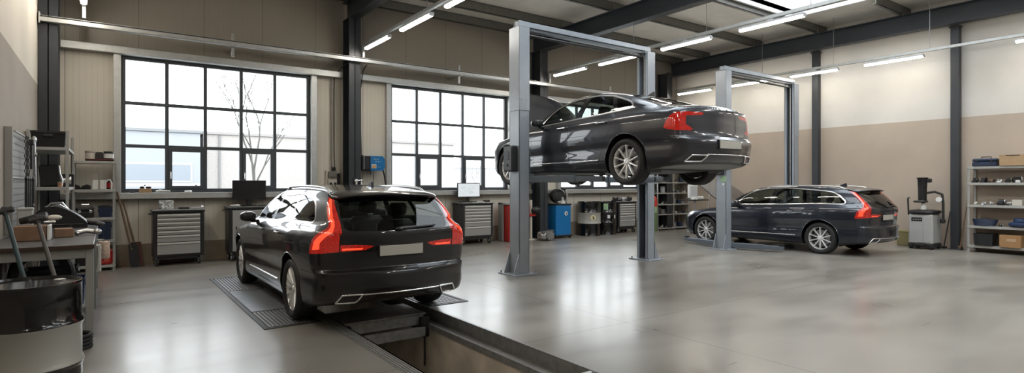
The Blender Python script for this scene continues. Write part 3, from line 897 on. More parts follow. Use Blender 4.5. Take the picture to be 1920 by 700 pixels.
def floor_material():
    m, nt, b = node_mat('polished_concrete')
    L = nt.links.new
    tc = add_node(nt, 'ShaderNodeTexCoord'); sx = add_node(nt, 'ShaderNodeSeparateXYZ'); L(tc.outputs['Object'], sx.inputs[0])
    mp = add_node(nt, 'ShaderNodeMapping'); mp.inputs['Scale'].default_value = (.55, 1.0, 1); L(tc.outputs['Object'], mp.inputs[0])
    def noise(scale, detail, rough, stretch, loc=(0,0,0), dist=0.):
        mq = add_node(nt, 'ShaderNodeMapping'); mq.inputs['Scale'].default_value = stretch; mq.inputs['Location'].default_value = loc; L(tc.outputs['Object'], mq.inputs[0])
        q = add_node(nt, 'ShaderNodeTexNoise'); q.inputs['Scale'].default_value = scale; q.inputs['Detail'].default_value = detail; q.inputs['Roughness'].default_value = rough; q.inputs['Distortion'].default_value = dist
        L(mq.outputs[0], q.inputs['Vector']); return q
    def ramp(q, p0, c0, p1, c1):
        r = add_node(nt, 'ShaderNodeValToRGB'); r.color_ramp.interpolation = 'EASE'; e = r.color_ramp.elements
        e[0].position = p0; e[0].color = (*c0, 1); e[1].position = p1; e[1].color = (*c1, 1); L(q.outputs['Fac'], r.inputs['Fac']); return r.outputs[0]
    n1 = noise(.45, 1, .5, (.8,1,1)); n2 = noise(1.3, 4, .55, (.45,1.3,1), (2,5,0), .2); n3 = noise(.9, 2, .5, (.5,1.2,1), (3.1,1.7,0))
    col = ramp(n1, .25, (.215,.199,.176), .75, (.282,.264,.236))
    col = mix_col(nt, 1.0, col, ramp(n2, .25, (.78,.775,.76), .74, (1.09,1.09,1.08)), 'MULTIPLY')
    col = mix_col(nt, 1.0, col, ramp(n3, .54, (1,1,1), .78, (.60,.59,.57)), 'MULTIPLY')
    # sawn joints
    fac = None
    for ax, c0 in ((0, 4.72), (1, 4.42), (0, 10.3), (1, 9.9), (1, -.9)):
        d = math_node(nt, 'ABSOLUTE', math_node(nt, 'SUBTRACT', sx.outputs[ax], c0))
        l = math_node(nt, 'LESS_THAN', d, .007)
        fac = l if fac is None else math_node(nt, 'MAXIMUM', fac, l)
    col = mix_col(nt, math_node(nt, 'MULTIPLY', fac, .72), col, (.07,.065,.06))
    L(col, b.inputs['Base Color'])
    rr = add_node(nt, 'ShaderNodeMapRange'); rr.inputs['To Min'].default_value = .27; rr.inputs['To Max'].default_value = .36; rr.inputs['From Min'].default_value = .3; rr.inputs['From Max'].default_value = .7
    L(n2.outputs['Fac'], rr.inputs['Value']); L(rr.outputs[0], b.inputs['Roughness'])
    b.inputs['Specular IOR Level'].default_value = .55
    b.inputs['Coat Weight'].default_value = .22; b.inputs['Coat Roughness'].default_value = .17
    return m

def panel_material():
    """sandwich wall panels: fine vertical micro ribs and a joint each metre."""
    m, nt, b = node_mat('wall_panel')
    L = nt.links.new
    tc = add_node(nt, 'ShaderNodeTexCoord'); sx = add_node(nt, 'ShaderNodeSeparateXYZ'); L(tc.outputs['Object'], sx.inputs[0])
    fr = math_node(nt, 'FRACT', math_node(nt, 'MULTIPLY', math_node(nt, 'ADD', sx.outputs[0], .62), .9))
    joint = math_node(nt, 'LESS_THAN', fr, .012)
    rib = math_node(nt, 'ABSOLUTE', math_node(nt, 'SUBTRACT', math_node(nt, 'FRACT', math_node(nt, 'MULTIPLY', sx.outputs[0], 11.0)), .5))
    h = math_node(nt, 'MINIMUM', math_node(nt, 'MULTIPLY', rib, 9.0), 1.0)
    n1 = add_node(nt, 'ShaderNodeTexNoise'); n1.inputs['Scale'].default_value = 1.3; n1.inputs['Detail'].default_value = 5; L(tc.outputs['Object'], n1.inputs['Vector'])
    r = add_node(nt, 'ShaderNodeValToRGB'); e = r.color_ramp.elements
    e[0].position = .3; e[0].color = (.64,.595,.51,1); e[1].position = .7; e[1].color = (.69,.645,.56,1); L(n1.outputs['Fac'], r.inputs['Fac'])
    c = mix_col(nt, math_node(nt, 'MULTIPLY', math_node(nt, 'SUBTRACT', 1.0, h), .13), r.outputs[0], (.25,.215,.165))
    # above the window rail the panels are a plain darker taupe
    up = math_node(nt, 'GREATER_THAN', sx.outputs[2], 4.05)
    c = mix_col(nt, up, c, (.285,.258,.218))
    c = mix_col(nt, math_node(nt, 'MULTIPLY', joint, .7), c, (.13,.11,.085))
    L(c, b.inputs['Base Color']); b.inputs['Roughness'].default_value = .55
    bp = add_node(nt, 'ShaderNodeBump'); bp.inputs['Strength'].default_value = .25; bp.inputs['Distance'].default_value = .004
    L(h, bp.inputs['Height']); L(bp.outputs[0], b.inputs['Normal'])
    return m

def two_tone(name, zs, lo, hi):
    m, nt, b = node_mat(name)
    L = nt.links.new
    tc = add_node(nt, 'ShaderNodeTexCoord'); sx = add_node(nt, 'ShaderNodeSeparateXYZ'); L(tc.outputs['Object'], sx.inputs[0])
    n1 = add_node(nt, 'ShaderNodeTexNoise'); n1.inputs['Scale'].default_value = 1.1; n1.inputs['Detail'].default_value = 6; L(tc.outputs['Object'], n1.inputs['Vector'])
    f = math_node(nt, 'GREATER_THAN', sx.outputs[2], zs)
    c = mix_col(nt, f, lo, hi)
    r = add_node(nt, 'ShaderNodeValToRGB'); e = r.color_ramp.elements
    e[0].position = .3; e[0].color = (.92,.92,.92,1); e[1].position = .7; e[1].color = (1.04,1.04,1.04,1); L(n1.outputs['Fac'], r.inputs['Fac'])
    c = mix_col(nt, 1.0, c, r.outputs[0], 'MULTIPLY')
    L(c, b.inputs['Base Color']); b.inputs['Roughness'].default_value = .7
    n2 = add_node(nt, 'ShaderNodeTexNoise'); n2.inputs['Scale'].default_value = 40; L(tc.outputs['Object'], n2.inputs['Vector'])
    bp = add_node(nt, 'ShaderNodeBump'); bp.inputs['Strength'].default_value = .08; bp.inputs['Distance'].default_value = .003
    L(n2.outputs['Fac'], bp.inputs['Height']); L(bp.outputs[0], b.inputs['Normal'])
    return m

FLOOR = floor_material(); PANEL = panel_material()
WALL_R = two_tone('painted_wall_right', 3.13, (.44,.365,.295), (.60,.58,.54))
WALL_L = two_tone('painted_wall_left', 3.22, (.35,.305,.255), (.68,.63,.55))
CEIL = mat('roof_deck', (.74,.715,.66), .7, noise=.07, nscale=2)
FRAME = mat('window_frame_paint', (.060,.068,.080), .4)
BEAM = mat('beam_paint', (.030,.036,.045), .42, noise=.1, nscale=3)
PURLIN = mat('purlin_steel', (.17,.168,.155), .5, .3, noise=.1, nscale=6)

# floor around the pit
b = MB()
for x0, x1, y0, y1 in ((XL-.2,PX0,YF-.2,YB+.2),(PX1,XR+.2,YF-.2,YB+.2),(PX0,PX1,YF-.2,PY0-3.2),(PX0,PX1,PY1,YB+.2)):
    b.box(x0,x1,y0,y1,-.25,0)
struct(b, 'floor', FLOOR)
# pit
b = MB()
b.box(PX0-.2,PX0+.02,PY0-3.2,PY1,-1.7,-.02); b.box(PX1-.14,PX1+.2,PY0-3.2,PY1,-1.7,-.14); b.box(PX0-.2,PX1+.2,PY1-.05,PY1+.2,-1.7,-.251); b.box(PX0,PX1,PY0-3.4,PY0-3.2,-1.7,-.251)
b.box(PX0-.2,PX1+.2,PY0-3.4,PY1+.2,-1.9,-1.7)
b.box(PX1-.143,PX1-.13,PY0-3,PY1,-.60,-.585)
struct(b, 'wall_pit', mat('pit_concrete', (.52,.465,.39), .8, noise=.30, nscale=2.2, bump=.3, bscale=18))
PITSTEEL = mat('pit_edge_steel', (.24,.24,.235), .42, .4, noise=.2, nscale=14)
b = MB()
b.box(PX0-.10,PX0+.035,PY0-3.1,PY1,-.06,.004)
for k in range(4): b.box(PX0-.085+k*.028,PX0-.072+k*.028,PY0-3.1,PY1,.004,.010)
b.box(PX0+.02,PX0+.035,PY0-3.1,PY1,-.2,.004)
struct(b, 'trim_1', PITSTEEL)
b = MB()
b.box(PX1-.012,PX1+.012,PY0-3.1,PY1,-.14,.005); b.box(PX1-.15,PX1-.012,PY0-3.1,PY1,-.145,-.13); b.box(PX1-.158,PX1-.14,PY0-3.1,PY1,-.18,-.118)
struct(b, 'trim_2', PITSTEEL)
# walls
WX = [(.22,3.72),(5.62,9.12),(11.02,14.52)]; WZ0, WZ1 = 1.38, 3.99
b = MB()
b.box(XL-.2,XR+.2,YB,YB+.16,-.25,WZ0); b.box(XL-.2,XR+.2,YB,YB+.16,WZ1,ZC+.1)
xs = [XL-.2]+[q for w in WX for q in w]+[XR+.2]
for i in range(0,len(xs),2): b.box(xs[i],xs[i+1],YB,YB+.16,WZ0,WZ1)
struct(b, 'wall_back', PANEL)
b = MB(); b.box(XL-.2,XL,YF-.2,YB,-.25,ZC+.1); struct(b, 'wall_left', WALL_L)
b = MB(); b.box(XR,XR+.2,YF-.2,YB,-.25,ZC+.1); struct(b, 'wall_right', WALL_R)
b = MB(); b.box(XL-.2,XR+.2,YF-.2,YF,-.25,ZC+.1); struct(b, 'wall_front', mat('front_wall_paint', (.26,.235,.20), .6))
# concrete plinth
b = MB(); b.box(XL,XR,YB-.035,YB+.0,0,.40,.004); struct(b, 'baseboard_back', mat('plinth_concrete', (.27,.225,.17), .8, noise=.14, nscale=3, bump=.15))
# ceiling with the skylight opening
SKYL = [(11.2,14.45,2.2,7.75),(5.65,8.9,2.2,7.75),(11.2,14.45,-3.3,.6),(5.65,8.9,-3.3,.6)]; SKX0, SKX1, SKY0, SKY1 = 11.2, 14.45, 2.2, 7.75  # the pair behind the camera is unseen, added for fill light on the floor
b = MB()
for x0, x1 in ((XL-.2,5.65),(8.9,11.2),(14.45,XR+.2)): b.box(x0,x1,YF-.2,YB+.2,ZC,ZC+.12)
for x0, x1 in ((5.65,8.9),(11.2,14.45)):
    for y0, y1 in ((YF-.2,-3.3),(.6,2.2),(7.75,YB+.2)): b.box(x0,x1,y0,y1,ZC,ZC+.12)
struct(b, 'ceiling', CEIL)
SKYW = mat('skylight_curb', (.8,.81,.82), .5)
for n_, (SKX0, SKX1, SKY0, SKY1) in enumerate(SKYL):
    b = MB(); t = .06
    for x0, x1, y0, y1 in ((SKX0-t,SKX0,SKY0-t,SKY1+t),(SKX1,SKX1+t,SKY0-t,SKY1+t),(SKX0,SKX1,SKY0-t,SKY0),(SKX0,SKX1,SKY1,SKY1+t)): b.box(x0,x1,y0,y1,ZC-.10,ZC+.62,.004)
    sk = struct(b, 'window_%d' % (4+n_), SKYW)
    b = MB(); b.box(SKX0-.05,SKX1+.05,SKY0-.05,SKY1+.05,ZC+.625,ZC+.635)
    struct(b, 'glass_pane', WINGLASS, sk)
    b = MB()
    for k in (range(1,3) if n_ else ()): y = SKY0+(SKY1-SKY0)*k/3; b.box(SKX0,SKX1,y-.02,y+.02,ZC+.57,ZC+.62)
    if n_: struct(b, 'glazing_bar', SKYW, sk)

# windows
def window(n, x0, x1):
    e = bpy.data.objects.new('window_%d' % n, None); COL.objects.link(e); e.location = ((x0+x1)/2, YB+.05, WZ0); e['kind'] = 'structure'
    w = x1-x0; h = WZ1-WZ0; o = -w/2
    f = MB(); g = MB(); sash = MB(); t = .075
    f.box(o,o+w,-.03,.05,0,t,.006); f.box(o,o+w,-.03,.05,h-t,h,.006); f.box(o,o+t,-.029,.049,0,h,.006); f.box(o+w-t,o+w,-.029,.049,0,h,.006)
    cw = (w-2*t)/5; ch = (h-2*t)/3; m = .032
    for k in range(1,5): f.box(o+t+cw*k-m,o+t+cw*k+m,-.028,.048,.02,h-.02,.006)
    for k in range(1,3): f.box(o+.02,o+w-.02,-.027,.047,t+ch*k-m,t+ch*k+m,.006)
    f.build('window_frame', FRAME, e)
    for c in (1,3):
        a0, a1 = o+t+cw*c+m-.004, o+t+cw*(c+1)-m+.004; z0, z1 = t-.004, t+ch-m+.004; q = .062
        s = MB()
        s.box(a0,a1,-.045,.03,z0,z0+q,.006); s.box(a0,a1,-.045,.03,z1-q,z1,.006); s.box(a0,a0+q,-.044,.029,z0,z1,.006); s.box(a1-q,a1,-.044,.029,z0,z1,.006)
        so = s.build('window_sash', FRAME, e)
        hd = MB(); hz = z0+.30
        hd.box(a0+.022,a0+.042,-.056,-.045,hz-.05,hz+.05,.004); hd.tube([(a0+.032,-.05,hz+.02),(a0+.032,-.085,hz+.02),(a0+.032,-.09,hz),(a0+.032,-.09,hz-.10)], .009, 8)
        hd.build('window_handle', ALU, so)
    g.box(o+.03,o+w-.03,.006,.014,.03,h-.03)
    g.build('window_glass', WINGLASS, e)
    # galvanised jamb posts and reveal
    return e
for i, (x0, x1) in enumerate(WX): window(i+1, x0, x1)
k = 1
b = MB()
for x0, x1 in WX:
    b.box(x0-.12,x0-.0,YB-.10,YB+.02,WZ0,WZ1,.004); b.box(x1,x1+.12,YB-.10,YB+.02,WZ0,WZ1,.004)
struct(b, 'trim_3', GALV)
COLX = [-.81, 4.55, 10.0, 15.42]
b = MB()
for i in range(3): b.box(COLX[i]+.14,COLX[i+1]-.14,YB-.17,YB+.0,WZ1-.01,WZ1+.125,.006)
struct(b, 'trim_4', GALV)
b = MB()
for i in range(3):
    b.box(COLX[i]+.14,COLX[i+1]-.14,YB-.20,YB+.02,WZ0-.115,WZ0,.006)
struct(b, 'trim_5', GALV)
# steel frame: columns, rafters, purlins
def hsec(mb, p0, p1, w, d, tf=.022, tw=.016, along='z'):
    """I section between two points along z or y."""
    (x, y, z) = p0
    if along == 'z':
        z1 = p1[2]
        mb.box(x-w/2,x+w/2,y-d/2,y-d/2+tf,z,z1,.003); mb.box(x-w/2,x+w/2,y+d/2-tf,y+d/2,z,z1,.003); mb.box(x-tw/2,x+tw/2,y-d/2,y+d/2,z,z1)
    else:
        y1 = p1[1]
        mb.box(x-w/2,x+w/2,y,y1,z,z+tf,.003); mb.box(x-w/2,x+w/2,y,y1,z+d-tf,z+d,.003); mb.box(x-tw/2,x+tw/2,y,y1,z,z+d)
BZ0, BD = 5.29, .44
for x in COLX:
    b = MB(); hsec(b, (x, 12.66, 0), (x, 12.66, BZ0), .27, .42)
    b.box(x-.012,x+.012,12.46,12.88,BZ0-.4,BZ0-.385); b.box(x-.18,x+.18,12.42,12.9,0,.018,.004)
    struct(b, 'steel_column', STEEL_DARK)
for x in (-.70, 4.55, 10.0, 16.12):
    b = MB(); hsec(b, (x, YF, BZ0), (x, YB-.06, BZ0), .24, BD, along='y'); struct(b, 'steel_beam', BEAM)
for y in (12.75, 11.65, 9.75, 7.85, 5.8, 3.8, 1.8, -.2, -2.2):
    b = MB(); z0 = BZ0+BD
    xa = [(XL, XR)] 
    if 2.2 < y < 7.75 or -3.3 < y < .6: xa = [(XL, 5.59), (8.96, 11.14), (14.51, XR)]
    for x0, x1 in xa:
        b.box(x0,x1,y-.006,y+.006,z0,ZC); b.box(x0,x1,y-.006,y+.075,z0,z0+.012); b.box(x0,x1,y-.006,y+.075,ZC-.012,ZC)
    for x in (4.55, 10.0, 16.0): b.box(x-.06,x+.06,y-.03,y-.006,z0-.02,z0+.16,.003)
    struct(b, 'roof_beam', PURLIN)
# posts against the right wall
for y in (8.1, 4.84, 1.55, -1.8, 11.2):
    if y == 11.2: continue
    b = MB(); b.box(XR-.17,XR-.0,y-.085,y+.085,0,BZ0+.02,.006); b.box(XR-.2,XR,y-.12,y+.12,0,.015); b.box(XR-.2,XR,y-.11,y+.11,BZ0-.03,BZ0)
    struct(b, 'steel_column', STEEL_DARK)
# sawdust coloured low blocking against the right wall
# outside
OUTG = mat('outside_paving', (.45,.45,.44), .8)
b = MB(); b.box(-70,70,YB+.2,110,-.35,-.25); b.box(-70,70,-60,YF-.2,-.35,-.25); struct(b, 'ground_outside', OUTG)
# ------------------------------------------------------------------ strip lights on tracks
TUBE = mat('lamp_diffuser', (.9,.9,.88), .4, emit=(1,.925,.82), estr=27.)
TUBE.cycles.emission_sampling = 'FRONT'
HOUSING = mat('lamp_housing', (.55,.56,.57), .45, .1)
ORD = ['first','second','third','fourth','fifth','sixth','seventh']
LAMP0 = None
def make_lamp(label, loc, group):
    global LAMP0
    if LAMP0 is None:
        r = thing('hanging_strip_light', label, 'lamp', loc, 0, group)
        h = MB(); h.box(-.055,.055,-.64,.64,.022,.062,.006); h.box(-.02,.02,-.05,.05,.062,.0995); h.box(-.045,.045,-.655,-.625,-.012,.03,.004); h.box(-.045,.045,.625,.655,-.012,.03,.004)
        h.build('housing', HOUSING, r)
        d = MB(); d.prism([(-.044,.024),(-.042,-.004),(-.025,-.018),(.025,-.018),(.042,-.004),(.044,.024)], -.625, .625, lambda a, b, h: (a, h, b))
        d.build('diffuser', TUBE, r)
        LAMP0 = r; return r
    c = copy_tree(LAMP0); c.location = loc; c['label'] = label; c['group'] = group
    return c
ROWS = [(-.32, 'the track beside the left wall', 4.655, (11.6, 9.7, 7.8, 5.9, 4.0, 1.5, -1.5)),  # lamps out of view on these tracks are added for more light
        (4.72, 'the track by the hose reel', 4.565, (11.57, 9.72, 7.9, 3.6, .6, -2.2)),
        (10.15, 'the track between the two lifts', 4.555, (11.53, 9.76, 7.78, 5.85, 2.9, .9, -1.6)),
        (15.6, 'the track along the two-tone wall', 4.54, (11.6, 9.62, 7.77, 5.86, 2.93, .8, -1.6))]
for x, nm, z, ys in ROWS:
    g = 'strip lights on ' + nm
    t = thing('lighting_track', 'galvanised %s carrying strip lights' % nm[4:], 'lighting track', (x, 12.39, z+.12))
    b = MB(); b.box(-.03,.03,YF-12.35,.0,-.02,.045,.004); b.build('rail', GALV, t)
    if x < 12:
        b = MB(); b.box(-.028,.028,-.03,.03,-.28 if x > 0 else -.34,.0,.004); b.build('riser', GALV, t)
    for y in (9.25, 7.25, 5.1, 2.3, -1.):
        b = MB(); b.tube([(0, y-12.39, .045),(0, y-12.39, ZC-z-.12)], .006, 6); b.blob((0,y-12.39,.05),(.016,.016,.02),8,6); b.build('hanger', STEEL, t)
    for i, y in enumerate(ys):
        make_lamp('%s strip light from the window wall on %s' % (ORD[i], nm), (x, y, z), g)

# galvanised cable tray along the window wall
t = thing('cable_tray', 'galvanised perforated cable tray along the window wall above the windows', 'cable tray', (0, 12.38, 4.35))
b = MB(); X0, X1 = -.93, 15.25
b.box(X0,X1,.045,.055,-.062,.062,.002); b.box(X0,X1,-.055,.055,-.062,-.054,.002); b.box(X0,X1,-.055,-.046,-.062,.012,.002); b.box(X0,X1,-.055,.055,.030,.036,.002)
for k in range(60):
    x = X0+.15+k*.27
    if x < X1: b.box(x,x+.12,-.058,-.052,-.035,-.020)
b.build('tray', GALV, t)
b = MB(); b.box(X0,X0+.02,-.075,.064,-.10,.09,.004); b.build('end_plate', GALV, t)
for x in (2.05, 7.25, 12.6):
    b = MB(); b.box(x-.03,x+.03,.06,.10,-.26,.20,.004); b.box(x-.03,x+.03,-.06,.617,-.085,-.063,.003); b.build('bracket', STEEL, t)

# cables and sockets by the second column
t = thing('wall_socket', 'grey socket and switch boxes on the wall beside the window column', 'socket', (4.22, 12.98, 1.43))
b = MB(); b.box(-.17,.16,-.05,.015,.0,.42,.004); b.build('back_plate', CREAM, t)
b = MB(); b.box(-.13,.05,-.14,-.05,.27,.40,.012); b.build('switch_box', mat('socket_grey', (.16,.155,.14), .5), t)
b = MB(); b.box(-.13,.06,-.13,-.05,.03,.22,.012); b.m = 1
for x in (-.085, .015): b.lathe([(.001,-.135),(.032,-.135),(.034,-.13),(.034,-.12)], 16, o=(x,0,.12), axis='y')
b.build('double_socket', [CREAM, BLACK], t)
b = MB(); b.box(.08,.14,-.11,-.05,.05,.36,.01); b.build('junction_box', BLACK, t)
b = MB(); b.box(-.06,.04,-.11,-.03,.42,.50,.01); b.build('breaker_box', BLACK, t)
b = MB()
b.tube([(.02,-.06,.50),(.02,-.035,.8),(.02,-.03,2.3),(.03,-.04,2.62),(.16,-.3,2.80),(.2,-.55,2.84)], .011, 8)
b.tube([(-.05,-.06,.42),(-.05,-.035,.7),(-.05,-.03,2.52)], .009, 8)
b.build('cable', BLACK, t)
t = thing('air_outlet', 'chrome compressed air outlet with couplings on the dark column', 'air outlet', (4.61, 12.45, 1.44))
b = MB(); b.box(-.10,.11,-.03,.0,.0,.24,.008); b.build('mounting_plate', BLACK, t)
b = MB(); b.blob((-.05,-.06,.18),(.045,.05,.045),14,10); b.blob((.06,-.06,.19),(.04,.05,.035),14,10); b.tube([(-.05,-.07,.18),(-.06,-.08,.10),(-.03,-.08,.03)], .025, 10); b.tube([(.06,-.06,.19),(.065,-.08,.06)], .022, 10); b.tube([(-.05,-.06,.18),(.06,-.06,.19)], .016, 10)
b.lathe([(.001,-.11),(.03,-.11),(.032,-.09),(.02,-.08)], 14, o=(-.03,0,.06), axis='y')
b.build('coupling', CHROME, t)

# blue hose reel with its two lines of worn lettering
t = thing('hose_reel', 'blue and black hose reel box on the wall right of the dark column', 'hose reel', (5.07, 12.80, 1.86))
b = MB(); b.box(-.30,-.02,-.14,.16,.0,.34,.03); b.box(-.31,-.22,-.10,.19,-.0,.36,.015); b.build('casing', CASE_BLACK, t)
b = MB(); b.prism([(-.08,.0),(.22,.0),(.27,.06),(.27,.27),(.22,.34),(-.08,.34)], -.16, .16, lambda p, q, h: (p, h, q)); b.build('cover', BLUE, t)
b = MB()
rnd = random.Random(3)
def scrawl(mb, x, z, n, s, gap=.012):
    for i in range(n):
        hgt = s*rnd.choice((.6,.6,1.))
        mb.box(x, x+s*.16, -.166, -.158, z, z+hgt); mb.box(x, x+s*.45, -.166, -.158, z+(hgt*.5 if i % 2 else 0), z+(hgt*.5 if i % 2 else 0)+s*.16)
        if i % 3 == 0: mb.box(x+s*.36, x+s*.52, -.166, -.158, z, z+s*.6)
        x += s*.62
for q in ((.0,.255,6,.036),(.03,.195,7,.034),(.09,.075,5,.026)):
    b = MB(); scrawl(b, *q); b.build('lettering', mat('worn_blue_white', (.35,.55,.72), .5), t)
b = MB(); b.box(-.06,.06,-.168,-.158,.05,.145,.002); b.m = 1; b.box(-.05,.05,-.172,-.166,.06,.125)
b.build('label', [LABELW, ORANGE], t)
b = MB(); b.box(-.245,-.225,-.155,-.135,.03,.34,.004); b.build('latch', ALU, t)
b = MB(); b.tube([(.25,-.05,.08),(.30,-.06,-.1),(.34,-.06,-.35),(.36,-.05,-.62),(.33,-.04,-.9),(.2,.0,-1.1)], .018, 10); b.tube([(-.24,.0,.34),(-.24,.04,.9),(-.24,.05,1.9),(-.24,-.1,2.3),(-.26,-.38,2.40)], .012, 8); b.tube([(.06,.02,.01),(.06,.05,-.9)], .008, 8)
b.build('hose', RUBBER, t)
b = MB(); b.box(.0,.05,.0,.06,-.10,.01,.006); b.box(-.15,.18,.15,.205,.05,.30,.005); b.build('mount', STEEL, t)

# ------------------------------------------------------------------ two-post lifts
LIFT_ARM = mat('lift_arm_paint', (.135,.16,.19), .36, .25)
def two_post_lift(xa, xb, y0, y1, carr_z, arms, label):
    yc = (y0+y1)/2
    t = thing('two_post_lift', label, 'car lift', ((xa+xb)/2, yc, 0))
    ox = (xa+xb)/2; H = 4.22
    for sg, xo, arm in ((1, xa-ox, arms[0]), (-1, xb-ox, arms[1])):
        # xo: outer face; channel opens inwards (direction sg)
        d = .215; hy = (y1-y0)/2
        c = MB(); X = lambda q: xo+sg*q
        c.box(X(0),X(.014),-hy,hy,.02,H,.004)
        for s in (-1,1):
            c.box(X(0),X(d),s*hy,s*(hy-.014),.02,H,.004); c.box(X(d-.012),X(d),s*hy,s*(hy-.06),.02,H,.003)
        c.build('column', LIFT_GREY, t)
        c = MB(); e = .008
        c.box(X(-e),X(.0),-hy-e,hy+e,2.80,H+.01,.003)
        for s in (-1,1):
            c.box(X(-e),X(d),s*(hy+e),s*hy,2.80,H+.01,.003)
        c.m = 1
        for zb in (2.87, 2.99, 3.12):
            for q in (.05,.16): c.lathe([(.001,-hy-e-.007),(.011,-hy-e-.007),(.011,-hy-e)], 10, o=(X(q),0,zb), axis='y')
            for q in (-.08,.08): c.lathe([(.001,-sg*(e+.007)),(.011,-sg*(e+.007)),(.011,-sg*e)], 10, o=(xo,q,zb), axis='x')
        c.build('upper_sleeve', [LIFT_GREY, STEEL], t)
        c = MB(); c.box(X(-.16),X(d+.10),-hy-.13,hy+.13,.0,.022,.004); c.m = 1
        for q in (-.12, d+.06):
            for s in (-1,1): c.lathe([(.001,.055),(.014,.055),(.014,.022),(.022,.022)], 10, o=(X(q), s*(hy+.085), 0))
        c.build('base_plate', [LIFT_GREY, STEEL], t)
        for s in (-1,1):
            c = MB(); c.prism([(-.12,.022),(.0,.022),(.0,.36),(-.012,.36)], s*hy-.006, s*hy+.006, lambda p, q, h: (X(p), h*1.0, q)); c.build('gusset', LIFT_GREY, t)
        # carriage, cable guide and screw inside the channel
        c = MB(); c.box(X(.03),X(d+.05),-hy+.03,hy-.03,carr_z-.08,carr_z+.55,.008); c.box(X(d),X(d+.10),-hy-.01,hy+.01,carr_z-.07,carr_z+.10,.01)
        c.build('carriage', LIFT_DARK, t)
        c = MB(); c.box(X(.014),X(.022),-hy+.016,hy-.016,.05,H-.05); c.build('channel_lining', LIFT_DARK, t)
        c = MB(); c.tube([(X(.12),.02,carr_z+.5),(X(.12),.02,H+.05)], .020, 10); c.tube([(X(.15),-.055,.1),(X(.15),-.055,H+.02)], .007, 6)
        c.build('hydraulic_ram', STEEL, t)
        c = MB()
        for s in (-1,1): c.prism([(.015,H),(d-.01,H),(d-.03,H+.13),(.05,H+.13)], s*.065, s*.05, lambda p, q, h: (X(p), h, q))
        c.m = 1; c.lathe([(.001,-.05),(.055,-.05),(.055,-.02),(.045,0),(.055,.02),(.055,.05),(.001,.05)], 18, o=(X(.11),0,H+.075), axis='y')
        c.box(X(.02),X(.19),-.09,.09,H-.005,H+.012,.003)
        c.build('pulley_head', [LIFT_GREY, BLACK], t)
        # arms
        for (ax, ay) in arm:
            ax -= ox; ay -= yc
            a = MB()
            p0 = Vector((X(d+.05), math.copysign(hy*.75, ay), carr_z+.01)); p1 = Vector((ax, ay, carr_z+.01))
            dr = (p1-p0).normalized(); L = (p1-p0).length
            a.bar(p0, p0+dr*L*.68, .13, .115, .008); a.bar(p0+dr*L*.5, p1+dr*.05, .10, .085, .006)
            a.lathe([(.001,.06),(.05,.06),(.05,-.06),(.001,-.06)], 18, o=p0)
            a.m = 1; a.lathe([(.001,.035),(.028,.035),(.03,.05),(.062,.055),(.062,.082),(.001,.082)], 18, o=p1); a.bar(p0+dr*.2+Vector((0,0,.05)), p0+dr*L*.72+Vector((0,0,.045)), .02, .012)
            a.build('arm', [LIFT_ARM, BLACK], t)
    xa2, xb2 = xa-ox+.05, xb-ox-.05
    c = MB(); c.box(xa2,xb2,-.075,.075,H+.03,H+.125,.008); c.build('crossbeam', LIFT_GREY, t)
    c = MB(); c.box(xa2+.12,xb2-.12,-.05,.05,H-.02,H+.03,.004); c.build('cable_cover', LIFT_DARK, t)
    c = MB(); c.tube([(xa2+.22,-.05,H-.10),(xb2-.22,-.05,H-.10)], .024, 10); c.box(xa2+.2,xa2+.24,-.06,0,H-.11,H,.003); c.box(xb2-.24,xb2-.2,-.06,0,H-.11,H,.003)
    c.build('overhead_stop_bar', BLACK, t)
    # control box
    c = MB(); zc = 1.98
    c.box(xa-ox-.13,xa-ox-.001,-.10,.16,zc-.22,zc+.22,.02); c.m = 1; c.box(xa-ox-.136,xa-ox-.128,-.02,.10,zc-.02,zc+.12,.004); c.lathe([(.001,-.012),(.024,-.012),(.024,0)], 14, o=(xa-ox-.13,.04,zc-.11), axis='x')
    c.build('control_box', [CASE_BLACK, STEEL_DARK], t)
    return t
two_post_lift(5.68, 9.11, 7.74, 8.02, 1.62, (((6.30,6.42),(6.30,8.24)), ((7.84,6.42),(7.84,8.24))), 'grey two post lift holding the raised grey saloon car')
two_post_lift(11.83, 15.10, 7.92, 8.19, .085, (((12.42,6.90),(12.46,9.50)), ((14.45,6.95),(14.45,8.62))), 'grey two post lift with arms lowered beside the blue grey estate')
b = MB(); b.box(-.002,.0,-.09,.07,0,.13,.0005); b.m = 1; b.lathe([(.001,-.004),(.03,-.004),(.03,-.002)], 16, o=(0,-.01,-.06), axis='x')
o = b.build('notice_plate', [LABELG, LABELW]); o.location = (11.828, 8.0, 1.60)
tag(o, 'pale green instruction plate on the far lift post', 'notice')

# ------------------------------------------------------------------ pit furniture and floor plates
t = thing('pit_jack', 'dark steel pit jack beam spanning the inspection pit behind the car', 'pit jack', (2.68, 6.18, -.2))
b = MB(); b.box(-.56,.44,.02,.60,.17,.205,.005); b.box(-.56,.42,-.01,.03,.06,.185,.006); b.box(-.56,.44,-.03,.03,.185,.205,.004); b.build('top_frame', mat('jack_steel', (.24,.24,.235), .45, .5, noise=.2, nscale=15), t)
b = MB(); b.box(-.50,.40,-.11,-.04,-.06,.05,.006); b.build('lower_beam', MATS['jack_steel'], t)
b = MB(); b.box(-.59,-.48,-.06,.2,.0,.17,.01); b.build('roller_bracket', BLACK, t)
b = MB(); b.box(.36,.47,-.08,.2,-.08,.16,.01); b.tube([(.41,-.06,-.06),(.41,-.06,-.42)], .013, 8); b.blob((.42,-.09,.0),(.03,.02,.02)); b.build('roller_bracket', BLACK, t)
t = thing('pit_grating', 'steel grating covering the near end of the inspection pit', 'grating', (2.68, 3.45, -.03))
g = MB()
g.box(-.56,.58,-.03,.0,-.02,.032,.003); g.box(-.56,.58,-2.5,-2.47,-.02,.032,.003)
